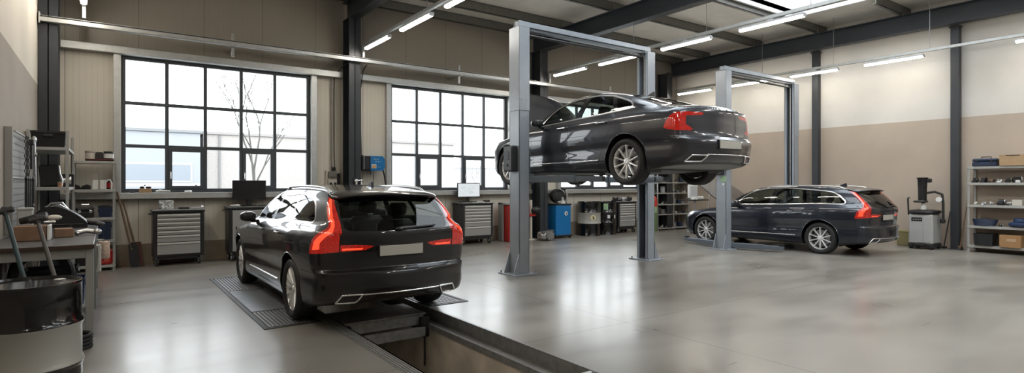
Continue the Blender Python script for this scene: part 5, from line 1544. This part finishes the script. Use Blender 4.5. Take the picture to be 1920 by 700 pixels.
bottle('pale plastic bottle on the lower shelf behind the black machine', (-.60, 10.9, 1.002), .055, .24, CREAM, WHITE)
bottle('brown bottle on the lower shelf behind the black machine', (-.72, 10.8, 1.002), .045, .22, mat('amber_plastic', (.35,.16,.06), .4), WHITE)
tub('storage_crate', 'black crate on the second lowest shelf along the left wall', 'crate', (-.69, 11.3, .622), .6, .38, .26, BLACK, PI/2)

# ---- tool board
t = thing('tool_board', 'grey perforated tool board hanging on the left wall above the bench', 'tool board', (-.95, 9.55, 1.02))
PEG = mat('peg_board', (.33,.335,.33), .5, .2)
b = MB(); b.box(0,.03,-.90,.92,.0,1.16,.003)
for k in range(24):
    for j in range(14):
        y = -.84+k*.073; z = .07+j*.079
        b.m = 1; b.box(.0302,.0312,y,y+.016,z,z+.016)
b.m = 0; b.build('panel', [PEG, BLACK], t)
for q in ((.0,.075,-.96,-.91,-.06,1.19,.006),(.0,.07,.92,.96,-.06,1.18,.006)):
    b = MB(); b.box(*q); b.build('side_frame', BENCH_GREY, t)
b = MB(); b.tube([(.09,-.93,1.14),(.09,.94,1.14)], .010, 8); b.tube([(.07,-.93,.60),(.07,.94,.60)], .008, 8); b.build('tool_rail', STEEL, t)
def hang(name, label, y, z, fn, m):
    b = MB(); fn(b); o = single(b, name, label, name.replace('hanging_','').replace('_',' '), m, (-.79, y, z)); return o
def f_chain(b):
    for k in range(11):
        z = -.03-k*.045; a = k%2
        b.tube([((.014 if a else .004)*math.cos(q), (.004 if a else .014)*math.cos(q)*1.0+.02*math.sin(k*.7), z+.026*math.sin(q)) for q in np.linspace(0,2*PI,10,endpoint=False)], .005, 6, closed=True)
hang('hanging_chain', 'steel chain hanging nearest the front end of the tool board', 8.98, 2.14, f_chain, DKC)
hang('hanging_chain', 'steel chain hanging second along the tool board', 9.18, 2.14, f_chain, DKC)
def f_tongs(b):
    b.tube([(0,0,0),(.0,.03,-.2),(0,.08,-.42),(0,.12,-.62)], .018, 8); b.tube([(0,.05,0),(.0,.06,-.2),(0,.15,-.40),(0,.20,-.60)], .018, 8); b.blob((0,.04,.0),(.03,.06,.05),12,8); b.lathe([(.001,-.03),(.03,-.03),(.03,.03),(.001,.03)], 12, o=(0,.04,-.2), axis='x')
hang('hanging_bolt_cutter', 'long steel cutter hanging at the far end of the tool board', 9.85, 2.14, f_tongs, STEEL)
def f_ham(b):
    b.box(-.03,.03,-.09,.09,-.07,.0,.01); b.tube([(0,0,-.02),(0,.01,-.38)], .014, 8)
hang('hanging_hammer', 'dark hammer hanging in the middle of the tool board', 9.55, 2.12, f_ham, BLACK)
def f_sp(L):
    def f(b):
        b.tube([(0,0,0),(0,0,-L)], .016, 8); b.blob((0,0,-L),(.018,.04,.04),12,8); b.blob((0,0,0),(.018,.035,.03),12,8); b.box(-.012,.012,-.022,.022,-L*.7,-L*.3,.006)
    return f
for i, (y, L, w) in enumerate(((9.0,.42,'longest black wrench on the lower rail nearest the bench front'),(9.22,.46,'second black wrench on the lower tool rail'),(9.45,.40,'third black wrench on the lower tool rail'),(9.78,.36,'shortest black wrench on the lower rail by the corner'))):
    hang('hanging_wrench', w, y, 1.615, f_sp(L), BLACK)

# ---- workbench
t = thing('workbench', 'grey steel workbench with a dark worn top along the left wall', 'workbench', (-.52, 8.82, 0))
bx, by = .415, 1.70
b = MB(); b.box(-bx,bx,-by,by,.905,.945,.006); b.build('top', mat('bench_top', (.10,.10,.105), .38, .4, noise=.3, nscale=5), t)
b = MB(); b.box(-bx-.004,bx+.004,-by-.006,-by+.02,.895,.94,.004); b.build('front_edge', mat('bench_edge', (.045,.025,.018), .5), t)
for y in (-by+.06, -.05, by-.06):
    for x in (-bx+.05, bx-.035):
        b = MB(); b.box(x-.035,x+.035,y-.03,y+.03,0,.905,.005); b.build('leg', BENCH_GREY, t)
b = MB(); b.box(-bx+.02,bx-.02,-by+.035,-by+.065,.80,.90,.004); b.box(bx-.05,bx-.02,-by+.05,by-.05,.83,.90,.004); b.box(-bx+.02,-bx+.05,-by+.05,by-.05,.83,.90,.004); b.build('apron', BENCH_GREY, t)
b = MB(); b.box(-bx+.02,bx-.02,-by+.6,by-.05,.19,.215,.004); b.box(bx-.05,bx-.02,-by+.05,by-.05,.18,.23,.004); b.build('lower_shelf', BENCH_GREY, t)
t = thing('bench_grinder', 'large rounded black machine hood on the workbench', 'grinder', (-.52, 10.0, .947))
b = MB()
pf = [(-.30,.0),(-.31,.10),(-.26,.22),(-.14,.29),(.0,.285),(.14,.22),(.27,.12),(.32,.06),(.32,.0)]
b.prism(smooth_line(pf[:-1], 4)+[(.32,0)], -.19, .19, lambda p, q, h: (p*.95, h, q)); o = b.build('hood', mat('hood_black', (.016,.016,.017), .36), t)
b = MB(); b.tube([(-.28,-.196,.06),(.0,-.198,.05),(.26,-.196,.05)], .008, 6); b.lathe([(.001,-.21),(.02,-.21),(.02,-.19)], 12, o=(.12,0,.03), axis='y'); b.build('seam', DKC, t)
b = MB(); b.tube([(.30,0,.06),(.40,-.05,.05),(.46,-.06,.03)], .035, 10); b.blob((.44,-.06,.035),(.06,.05,.03),12,8); b.build('spindle', DKC, t)
b = MB(); b.tube([(-.14,.05,.285),(-.10,.02,.33),(.02,.0,.34),(.08,.02,.25)], .014, 8); b.tube([(-.10,-.06,.29),(.0,-.1,.32),(.1,-.08,.25)], .010, 8); b.build('carry_handle', CHROME, t)
carton('brown cardboard box with white end strip at the front of the bench', (-.655, 7.95, .947), .26, .30, .155, CARD_DK)
b = MB(); b.box(-.012,.012,-.155,.155,0,.158,.004); single(b, 'cover_strip', 'white strip standing at the end of the brown bench box', 'strip', WHITE, (-.505, 7.95, .947))
carton('smaller flat brown box behind the white strip on the bench', (-.40, 8.25, .947), .17, .22, .095, CARD_DK, .1)
b = MB(); b.tube([(-.09,0,.03),(.0,.02,.05),(.09,.0,.03)], .028, 10); b.blob((.10,0,.035),(.045,.04,.035),12,8); b.blob((-.09,0,.03),(.03,.05,.03),12,8); single(b, 'air_fitting', 'steel fitting on the bench beside the small brown box', 'fitting', STEEL, (-.19, 8.35, .947))
t = thing('polisher', 'black polisher with a cream pad on the bench box', 'power tool', (-.60, 8.02, 1.104))
b = MB(); b.tube([(-.16,.05,.04),(-.03,.02,.07),(.07,.0,.09)], [.035,.045,.05], 12); b.build('motor', BLACK, t)
b = MB(); b.blob((.13,.0,.075),(.07,.05,.03),16,10); b.build('pad', CREAM, t)
b = MB(); b.box(-.07,.07,-.05,.05,0,.30,.01); b.box(-.075,.075,-.055,.055,.30,.33,.008); single(b, 'spray_caddy', 'pale grey canister box at the back of the bench', 'canister', mat('pale_grey_plastic', (.42,.43,.43), .5), (-.76, 8.55, .947))
t = thing('desk_lamp', 'black and chrome vice mounted at the rear of the bench', 'vice', (-.72, 9.1, .947))
b = MB(); b.box(-.07,.07,-.06,.06,0,.10,.02); b.box(-.09,-.01,-.05,.05,.1,.2,.015); b.box(.02,.09,-.05,.05,.08,.2,.015); b.build('body', DKC, t)
b = MB(); b.tube([(-.1,0,.13),(.2,0,.13)], .016, 8); b.tube([(.18,-.07,.13),(.18,.07,.13)], .008, 8); b.build('screw', CHROME, t)
t['category'] = 'vice'; t.name = 'bench_vice'

# under the bench
t = thing('tyre', 'black tyre lying against crates under the workbench', 'tyre', (-.60, 8.42, .217))
b = MB(); R = .30
b.lathe([(R-.10,-.08),(R-.03,-.10),(R-.005,-.08),(R,-.04),(R,.04),(R-.005,.08),(R-.03,.10),(R-.10,.08)], 40, o=(0,0,R), axis='y', closed=True); b.build('tread', TYRE, t)
tub('storage_crate', 'blue crate on the low shelf at the open end of the workbench', 'crate', (-.33, 8.05, .217), .26, .4, .28, mat('crate_blue', (.02,.04,.13), .5))
tub('storage_crate', 'black crate behind the tyre under the workbench', 'crate', (-.55, 9.0, .217), .5, .45, .3, BLACK)
t = thing('hose_coil', 'coil of black hose on the floor between drum and workbench', 'hose', (-.20, 6.72, 0))
b = MB()
for k in range(4): b.tube([(.06+.12*math.cos(a)-.10, .26*math.sin(a)*.5, .02+.035*k) for a in np.linspace(0,2*PI,24,endpoint=False)], .018, 8, closed=True)
b.build('coil', RUBBER, t)
t = thing('hanging_rag', 'pale crumpled rag hanging from the side of the workbench', 'rag', (-.092, 7.5, .60))
b = MB(); rows = []
for i in range(9):
    z = .30-.035*i; rows.append(b.addv([(.012*math.sin(j*1.7+i*.5)+.012, -.10+.025*j+.01*math.sin(i*.9), z+.01*math.sin(j*2.1)) for j in range(9)]+[(.022+.012*math.sin(j*1.7+i*.5)+.012, -.10+.025*j+.01*math.sin(i*.9), z+.01*math.sin(j*2.1)) for j in range(8,-1,-1)]))
for i in range(8):
    for j in range(18): b.face((rows[i]+j, rows[i]+(j+1)%18, rows[i+1]+(j+1)%18, rows[i+1]+j))
b.face([rows[0]+j for j in range(18)]); b.face([rows[8]+j for j in range(18)])
b.build('cloth', mat('rag_white', (.5,.5,.47), .85), t)
t = thing('paper_roll', 'patterned pinkish roll on the side of the workbench', 'paper roll', (-.03, 9.2, .68))
b = MB(); b.lathe([(.02,-.11),(.06,-.11),(.065,-.10),(.065,.10),(.06,.11),(.02,.11)], 20, axis='z', closed=True); b.build('roll', mat('roll_pattern', (.48,.36,.28), .8, noise=.35, nscale=40), t)
b = MB(); b.tube([(0,0,-.13),(0,0,.14),(-.10,0,.14)], .008, 8); b.build('holder', STEEL, t)

# long tools leaning on the bench
def long_tool(label, foot, topp, m1, m2, head):
    t = thing('sledgehammer', label, 'sledgehammer', foot)
    f = Vector((0,0,.0)); d = Vector(topp)-Vector(foot); u = d.normalized()
    b = MB(); b.tube([u*.0+Vector((0,0,.03)), d*.45, d*.97], [.020,.019,.017], 12); b.build('handle', m1, t)
    b = MB(); b.tube([d*.30, d*.55], [.0215,.0205], 12); b.build('grip_sleeve', m2, t)
    b = MB(); s = u.cross(Vector((0,1,0))).normalized()
    c = d*.97; b.bar(c-s*.07, c+s*.07, .052, .052, .012, up=u); b.bar(c-u*.05, c+u*.04, .038, .038, .006); b.build('head', DKC, t)
    return t
long_tool('teal handled sledgehammer leaning between the drum and the bench', (-.42,6.38,0), (-.78,7.04,1.34), TEAL, mat('teal_dark', (.015,.035,.04), .5), 0)
long_tool('grey handled sledgehammer leaning beside the teal handled one', (-.20,6.34,0), (-.55,7.05,1.25), mat('grey_handle', (.085,.08,.075), .45, .3), mat('grip_dark', (.05,.048,.045), .5), 0)

# spades beside the corner shelving
t = thing('spade', 'wooden handled spade with a black blade leaning on the window wall', 'spade', (.40, 12.70, 0))
b = MB(); b.tube([(-.02,.0,.32),(-.24,.10,1.40)], .017, 10); b.build('shaft', WOOD, t)
b = MB(); b.box(-.04,.04,-.012,.012,.36,.46,.006); b.prism([(-.075,.42),(.075,.42),(.09,.10),(.06,.005),(-.05,.005),(-.075,.10)], -.006, .006, lambda p, q, h: (p-.02*(q/.4)+.02, h-.04+.04*q/.4, q)); b.build('blade', BLACK, t)
t = thing('spade', 'spade with a dark red blade leaning behind the black bladed one', 'spade', (.47, 12.78, 0))
b = MB(); b.tube([(-.02,.0,.32),(-.22,.08,1.22)], .016, 10); b.build('shaft', WOOD, t)
b = MB(); b.prism([(-.07,.46),(.06,.46),(.08,.10),(.07,.005),(-.06,.005),(-.07,.10)], -.006, .006, lambda p, q, h: (p-.02*(q/.4)+.02, h-.04+.04*q/.4, q)); b.build('blade', mat('rust_red', (.10,.03,.022), .5), t)
b = MB(); b.prism([(-.035,.0),(.055,.0),(.02,.05),(-.05,.13),(-.062,.12)], -.015, .015, lambda p, q, h: (p, h, q)); single(b, 'door_wedge', 'small brown wedge on the floor beside the spades', 'wedge', WOOD, (.27, 12.80, 0))

# things on window sill and cabinets
t = carton('small open cardboard box on the first window sill', (.60, 12.88, 1.381), .20, .10, .08, CARD)
b = MB(); b.blob((-.05,0,.10),(.04,.03,.025),10,8); b.blob((.05,0,.10),(.05,.03,.022),10,8); b.build('contents', BLACK, t)
b = MB(); b.tube([(-.13,0,.02),(-.06,.01,.035),(.02,0,.03),(.11,.01,.025)], [.02,.024,.02,.014], 8); single(b, 'glove', 'white glove lying on the first window sill', 'glove', WHITE, (.90, 12.87, 1.381))
b = MB(); b.tube([(-.05,0,.015),(.05,.01,.018)], .014, 8); b.blob((.06,.01,.02),(.025,.02,.018),10,8); single(b, 'small_fitting', 'small chrome fitting on the sill under the window handle', 'fitting', CHROME, (1.30, 12.87, 1.381))
b = MB(); b.box(-.05,.05,-.03,.03,0,.03,.006); single(b, 'sanding_block', 'black sanding block on the first window sill', 'block', BLACK, (.40, 12.87, 1.381))
t = thing('parts_box', 'pale box with dark speckled print on the drawer cabinet', 'box', (.93, 12.74, 1.062))
b = MB(); b.box(-.12,.12,-.06,.06,0,.17,.006); b.build('box', mat('speckled_print', (.5,.55,.53), .5, noise=.9, nscale=28), t)
for i, (x, y, nm, lab, m) in enumerate(((1.22,12.66,'socket_set','low dark socket set on the first drawer cabinet',BLACK),(1.44,12.62,'ratchet','chrome ratchet on the first drawer cabinet',CHROME),(2.12,12.62,'cleaning_cloth','pale folded cloth beside the dark monitor',WHITE),(2.70,12.60,'keyboard','black keyboard beside the dark monitor',BLACK))):
    b = MB(); z = 1.062 if i < 2 else 1.092
    if i == 0: b.box(-.09,.09,-.06,.06,0,.03,.006); b.box(-.08,.08,-.05,.05,.03,.036)
    elif i == 1: b.tube([(-.1,0,.02),(.02,.0,.025),(.07,.01,.03)], .013, 8); b.blob((.09,.01,.035),(.035,.035,.03),12,8)
    elif i == 2: b.blob((0,0,.018),(.10,.06,.018),16,8,2.6); b.blob((.04,.02,.03),(.05,.04,.014),12,8)
    else:
        b.box(-.15,.15,-.05,.05,0,.016,.004)
        for k in range(4):
            for j in range(12): b.box(-.14+j*.0235,-.122+j*.0235,-.042+k*.022,-.026+k*.022,.016,.021)
    single(b, nm, lab, nm.replace('_',' '), m, (x, y, z))
b = MB()
for k in range(3): b.blob((k*.07-.07,.01*k,.025),(.04,.05,.028),12,8,2.6)
single(b, 'rag', 'dark oily rag on the cabinet with the lit monitor', 'rag', mat('oily_rag', (.035,.022,.02), .8), (8.15, 12.56, 1.072))
b = MB(); b.box(-.12,.12,-.07,.07,0,.02,.005); b.box(-.1,.1,-.05,.05,.02,.026); single(b, 'clipboard', 'pale clipboard on the cabinet with the lit monitor', 'clipboard', ALU, (7.935, 12.58, 1.072))
b = MB(); b.blob((0,0,.025),(.06,.05,.025),14,8); b.tube([(.05,0,.03),(.12,.02,.03)], .016, 8); single(b, 'computer_mouse', 'black mouse on the cabinet with the lit monitor', 'mouse', BLACK, (7.38, 12.58, 1.072))
for i, (x, s, m, m2, lab) in enumerate(((12.98,.11,BLACK,DKC,'black carburettor on the drawer cabinet nearest the drums'),(13.20,.12,BLACK,STEEL,'black pump with steel pipe on the drawer cabinet by the drums'),(13.42,.12,ALU,STEEL,'bright aluminium housing on the drawer cabinet by the drums'),(13.66,.13,BLACK,DKC,'black housing on the drawer cabinet nearest the far lift post'))):
    engine_part('engine_component', lab, 'engine part', (x+.02, 12.68, 1.002), s, m, m2, 20+i)
b = MB(); b.blob((0,0,.06),(.10,.09,.06),16,10); b.tube([(.0,0,.1),(.12,-.02,.17)], .03, 8); single(b, 'hand_lamp', 'chrome hand lamp on the window sill beside the lift column', 'lamp', CHROME, (9.62, 12.88, 1.381))
b = MB(); b.lathe([(.001,0),(.05,0),(.05,.28),(.02,.33),(.02,.38),(.001,.38)], 18); single(b, 'spray_can', 'pale spray can on the sill right of the dark column', 'spray can', CREAM, (10.42, 12.88, 1.381))

# ---- far shelving by the window wall
FX, FY = 15.62, 12.66
shelf_unit('tall grey shelving in the far corner behind the raised car', (FX, FY, 0), 1.66, .46, 2.05, (.08,.54,.87,1.25,1.60,2.04), 0, True, .035)
rr = random.Random(11)
row = {.08:'bottom',.54:'second lowest',.87:'third',1.25:'fourth',1.60:'fifth'}
kinds = ['machine_part','machine_part','machine_part','small_tin','small_box','pulley']
cols = [(ALU,'bright aluminium'),(STEEL,'worn steel'),(BLACK,'black'),(CREAM,'cream'),(NAVY,'navy'),(DKC,'dark cast'),(WHITE,'white'),(BENCH_GREY,'dull grey')]
for z, nm in row.items():
    x = FX-.74; i = 0
    while x < FX+.74:
        s = rr.uniform(.07,.10); c, cn = cols[(i*3+int(z*10)) % 8]; k = kinds[(i+int(z*7)) % 6]
        lab = '%s %s %s along from the gas bottle on the %s far shelf' % (cn, k.replace('_',' '), (ORD+['eighth','ninth','tenth'])[i], nm)
        if abs(x-FX) < .07: x += .14; continue
        pos = (x+s, FY-.08+rr.uniform(-.04,.06), z+.002)
        if k in ('small_tin',): canister(lab, pos, s*.8, s*2.2, c, DKC, None, 'parts on the far shelving', 'small_tin', 'tin')
        elif k == 'small_box': carton(lab, pos, s*1.7, .16, s*1.6, c, rr.uniform(-.2,.2), False, None, 'parts on the far shelving', 'small_box', 'box')
        elif k == 'pulley':
            b = MB(); b.lathe([(s*.25,0),(s,0),(s,.012),(s*.8,.03),(s,.048),(s,.06),(s*.25,.06)], 20, closed=True); single(b, 'pulley', lab, 'pulley', c, pos, group='parts on the far shelving')
        else: engine_part(k, lab, k.replace('_',' '), pos, s, c, DKC if c is not DKC else STEEL, rr.randint(0,999), 'parts on the far shelving')
        x += s*2+rr.uniform(.06,.11); i += 1
        if i > 9: break
tub('storage_crate', 'pale clear crate on the fifth shelf of the far shelving', 'crate', (15.0, 12.66, 2.042), .3, .34, .2, mat('clear_blue', (.32,.42,.45), .3))

# ---- shelving by the right wall
GX, GY = 16.24, 3.90
shelf_unit('grey shelving against the two-tone wall with a cardboard box on top', (GX, GY, 0), 1.22, .46, 1.95, (.16,.60,1.075,1.575,1.945), -PI/2, False, .055)
tool_case('dark navy case on top of the two-tone wall shelving', (16.16, 4.20, 1.947), .44, .34, .17, NAVY, BLACK, -PI/2)
t = carton('wide cardboard box on top of the two-tone wall shelving', (16.16, 3.68, 1.947), .50, .36, .24, CARD, -PI/2)
b = MB(); b.box(-.14,.10,-.184,-.176,.215,.232,.003); b.build('hand_slot', BLACK, t)
t = tub('storage_crate', 'black lidless crate on the bottom shelf by the two-tone wall', 'crate', (16.14, 4.21, .162), .34, .36, .27, CASE_BLACK, -PI/2)
t = carton('brown cardboard box on the bottom shelf by the two-tone wall', (16.12, 3.74, .162), .36, .36, .265, mat('orange_card', (.36,.205,.09), .85, noise=.08, nscale=12), -PI/2)
b = MB(); b.box(-.06,.10,-.183,-.176,.13,.19,.002); b.build('label', mat('tan_label', (.48,.33,.2), .7), t)
SH = [(1.577,[(4.40,'cable_clamp','black cable clamp nearest the post on the top inner shelf',.07,BLACK,DKC),(4.24,'winch','dark winch second on the top inner shelf by the broom wall',.075,DKC,BLACK),(4.10,'pipe_joint','brown pipe joint third on the top inner shelf by the broom wall',.06,CARD_DK,DKC),(3.97,'lamp_socket','white lamp socket on the top inner shelf by the broom wall',.055,WHITE,ALU),(3.82,'hose_reel_core','black hose core with green fitting on the top inner shelf',.07,BLACK,GREEN),(3.67,'helmet_light','large black helmet light on the top inner shelf',.10,BLACK,LABELW),(3.46,'spool','copper coloured spool on the top inner shelf',.05,MATS['copper_tin'],CARD)]),
      (1.077,[(4.38,'hinge_set','pale hinge nearest the post on the middle shelf by the wall',.045,CREAM,ALU),(4.25,'wall_bracket','pale bracket second on the middle shelf by the wall',.05,ALU,WHITE),(4.12,'valve_block','grey valve block third on the middle shelf by the wall',.05,STEEL,WHITE),(3.93,'battery_charger','black charger in the middle of the middle shelf by the wall',.09,BLACK,ALU),(3.80,'work_light','small chrome work light on the middle shelf by the wall',.06,CHROME,BLACK),(3.44,'relay_unit','dark relay unit at the end of the middle shelf by the wall',.07,DKC,BLACK)])]
for z, L in SH:
    for i, (y, nm, lab, s, m, m2) in enumerate(L): engine_part(nm, lab, nm.replace('_',' '), (16.13, y, z), s*1.30, m, m2, 50+i+int(z*10))
carton('cream parts box on the middle shelf by the two-tone wall', (16.12, 3.64, 1.077), .17, .2, .125, CREAM, -PI/2)
t = thing('cable_bundle', 'dark blue cable bundle on the lower middle shelf by the wall', 'cable', (16.12, 4.22, .602))
b = MB()
for k in range(5): b.tube([(.11*math.cos(a)+.01*k, (.18+.01*k)*math.sin(a), .02+.028*k) for a in np.linspace(0,2*PI,22,endpoint=False)], .016, 8, closed=True)
b.build('coil', NAVY, t)
b = MB(); b.blob((0,-.02,.15),(.05,.09,.035),12,8); b.build('plug', BLACK, t)
t = thing('tarpaulin', 'folded blue tarpaulin on the lower middle shelf by the wall', 'tarpaulin', (16.12, 3.58, .602))
b = MB(); b.blob((0,0,.06),(.16,.22,.06),20,10,3.); b.blob((0,-.03,.13),(.14,.17,.05),20,10,2.6); b.blob((-.02,.04,.17),(.09,.10,.035),16,8); b.build('cloth', mat('tarp_blue', (.012,.03,.085), .5), t)
engine_part('jack_pump', 'black jack pump beside the blue cable bundle', 'jack pump', (16.12, 3.94, .602), .055, BLACK, STEEL, 77)
# ------------------------------------------------------------------ outside the windows
def building(name, label, loc, w, d, h, mw, mroof, bands):
    t = thing(name, label, 'building', loc)
    b = MB(); b.box(-w/2,w/2,0,d,-.25,h,.02); b.build('wall', mw, t)
    b = MB(); b.box(-w/2-.1,w/2+.1,-.12,d+.1,h,h+.18,.02); b.build('roof_edge', mroof, t)
    for (x0,x1,z0,z1) in bands:
        f = MB(); f.box(x0,x1,-.05,.02,z0,z1,.02); F = f.build('window', mat('ext_frame', (.42,.43,.44), .5), t)
        p = MB(); n = max(1, int((x1-x0)/2.4))
        for k in range(n):
            a = x0+(x1-x0)*k/n; p.box(a+.1,a+(x1-x0)/n-.1,-.06,-.045,z0+.12,z1-.12)
        p.build('pane', mat('ext_pane', (.20,.222,.25), .3), F)
    return t
building('industrial_building', 'pale flat roofed industrial building seen through the first window', (-6.3, 38.0, 0), 21.6, 14, 4.52, mat('ext_grey_cladding', (.25,.262,.28), .7), mat('ext_roof_dark', (.17,.178,.185), .6), [(-2.,6.5,1.62,2.78),(6.9,10.4,1.62,2.78),(-9.,-2.4,1.62,2.78)])
t = bpy.data.objects['industrial_building']
b = MB(); b.box(-9,10.6,-2.05,-1.98,1.42,1.56,.01); 
for k in range(9): b.box(-8.9+k*2.4,-8.8+k*2.4,-2.05,-1.98,-.25,1.5,.01)
o = b.build('fence', mat('white_fence', (.42,.42,.42), .6)); o.location = (-6.3, 38, 0); tag(o, 'white rail fence in front of the pale industrial building', 'fence')
building('brick_building', 'pale brick building behind the bare tree', (13.4, 38.6, 0), 17.2, 12, 4.55, mat('ext_brick', (.30,.28,.265), .85, noise=.15, nscale=14), mat('ext_brick_edge', (.23,.215,.21), .7), [])
b = MB(); b.tube([(0,0,-.25),(0,0,4.5)], .05, 8)
o = b.build('drain_pipe', mat('ext_pipe', (.16,.155,.155), .6)); o.location = (5.6, 38.52, 0); tag(o, 'drain pipe on the front of the pale brick building', 'pipe')
# low hall and trees far behind the second and third windows
building('warehouse', 'low white warehouse beyond the second window', (42.0, 84.0, 0), 46, 12, 4.2, mat('ext_white', (.33,.335,.34), .7), mat('ext_white_edge', (.28,.285,.29), .6), [(-18,-10,.8,2.2)])
def bare_tree(name, label, loc, H, seed, m, levels=4, spread=.55, r0=.10):
    r = random.Random(seed); t = thing(name, label, 'tree', loc); b = MB()
    def grow(p, d, L, rad, lv):
        pts = [p]; q = p.copy(); dd = d.copy()
        for k in range(3):
            dd = (dd + Vector((r.uniform(-.12,.12), r.uniform(-.12,.12), r.uniform(-.02,.10)))).normalized(); q = q + dd*L/3; pts.append(q.copy())
        b.tube(pts, [rad, rad*.85, rad*.7, rad*.55], 6 if lv > 1 else 4, caps=False)
        if lv == 0: return
        n = 4 if lv == levels else 3
        for k in range(n):
            a = r.uniform(0, 2*PI); s = spread*r.uniform(.7,1.25)
            e = (dd + Vector((math.cos(a)*s, math.sin(a)*s, r.uniform(-.05,.2)))).normalized()
            grow(pts[-1 - (k % 2)] if k else pts[-1], e, L*r.uniform(.62,.85), rad*.58, lv-1)
    grow(Vector((0,0,-.25)), Vector((0,0,1)), H*.36, r0, levels)
    b.build('branches', m, t, 60)
    return t
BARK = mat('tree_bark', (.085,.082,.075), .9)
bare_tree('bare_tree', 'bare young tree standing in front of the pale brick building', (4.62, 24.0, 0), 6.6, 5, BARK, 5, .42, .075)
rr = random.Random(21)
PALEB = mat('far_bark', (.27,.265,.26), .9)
for i in range(5):
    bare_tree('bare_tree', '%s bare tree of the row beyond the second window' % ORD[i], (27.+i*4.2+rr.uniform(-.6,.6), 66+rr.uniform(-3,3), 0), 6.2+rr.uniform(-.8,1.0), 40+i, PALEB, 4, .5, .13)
# ------------------------------------------------------------------ the cars
build_car('estate', 'black estate car parked over the inspection pit with red lamps', PAINT_BLACK, 'multi', 0., (2.60, 6.70, .0135))
build_car('saloon', 'grey saloon car raised on the lift with its bonnet open', PAINT_GREY, 'ten', .86, (7.06, 5.78, 1.526), lit=False)
build_car('estate', 'blue grey estate car on the floor by the far lift with bonnet open', PAINT_BLUE, 'ten', .72, (13.73, 6.26, 0.))

# ------------------------------------------------------------------ daylight and camera
w = bpy.data.worlds.new('overcast_sky'); SC.world = w; w.use_nodes = True
nt = w.node_tree; bg = nt.nodes['Background']
tc = nt.nodes.new('ShaderNodeTexCoord'); sx = nt.nodes.new('ShaderNodeSeparateXYZ'); nt.links.new(tc.outputs['Generated'], sx.inputs[0])
rp = nt.nodes.new('ShaderNodeValToRGB'); e = rp.color_ramp.elements
e[0].position = 0.; e[0].color = (.95,.97,1.,1); e[1].position = .6; e[1].color = (.86,.92,1.,1)
nt.links.new(sx.outputs[2], rp.inputs['Fac']); nt.links.new(rp.outputs['Color'], bg.inputs['Color'])
bg.inputs['Strength'].default_value = 3.4
for (x0, x1) in WX:
    l = bpy.data.lights.new('window_portal', 'AREA'); l.shape = 'RECTANGLE'; l.size = x1-x0; l.size_y = WZ1-WZ0
    l.cycles.is_portal = True
    o = bpy.data.objects.new('window_portal', l); COL.objects.link(o); o.location = ((x0+x1)/2, YB+.3, (WZ0+WZ1)/2); o.rotation_euler = (-PI/2, 0, 0)
for (x0, x1, y0, y1) in SKYL:
    l = bpy.data.lights.new('skylight_portal', 'AREA'); l.shape = 'RECTANGLE'; l.size = x1-x0; l.size_y = y1-y0; l.cycles.is_portal = True
    o = bpy.data.objects.new('skylight_portal', l); COL.objects.link(o); o.location = ((x0+x1)/2, (y0+y1)/2, ZC+.8)
cam = bpy.data.cameras.new('camera'); co = bpy.data.objects.new('camera', cam); COL.objects.link(co)
F_PX = 1064.
cam.sensor_width = 36.; cam.sensor_fit = 'HORIZONTAL'; cam.lens = 36.*F_PX/1920.
cam.shift_y = -5./1920.
co.location = (0, 0, 1.55); co.rotation_euler = (PI/2, 0, -math.atan2(760., F_PX))
cam.clip_start = .05; cam.clip_end = 400
SC.camera = co
SC.view_settings.view_transform = 'Standard'; SC.view_settings.look = 'None'; SC.view_settings.gamma = 1.; SC.view_settings.use_curve_mapping = False
SC.view_settings.exposure = .88
SC.cycles.use_denoising = True
SC.cycles.max_bounces = 10; SC.cycles.diffuse_bounces = 5; SC.cycles.glossy_bounces = 5; SC.cycles.transparent_max_bounces = 16; SC.cycles.transmission_bounces = 6
SC.cycles.sample_clamp_indirect = 6.
SC.cycles.caustics_reflective = False; SC.cycles.caustics_refractive = False
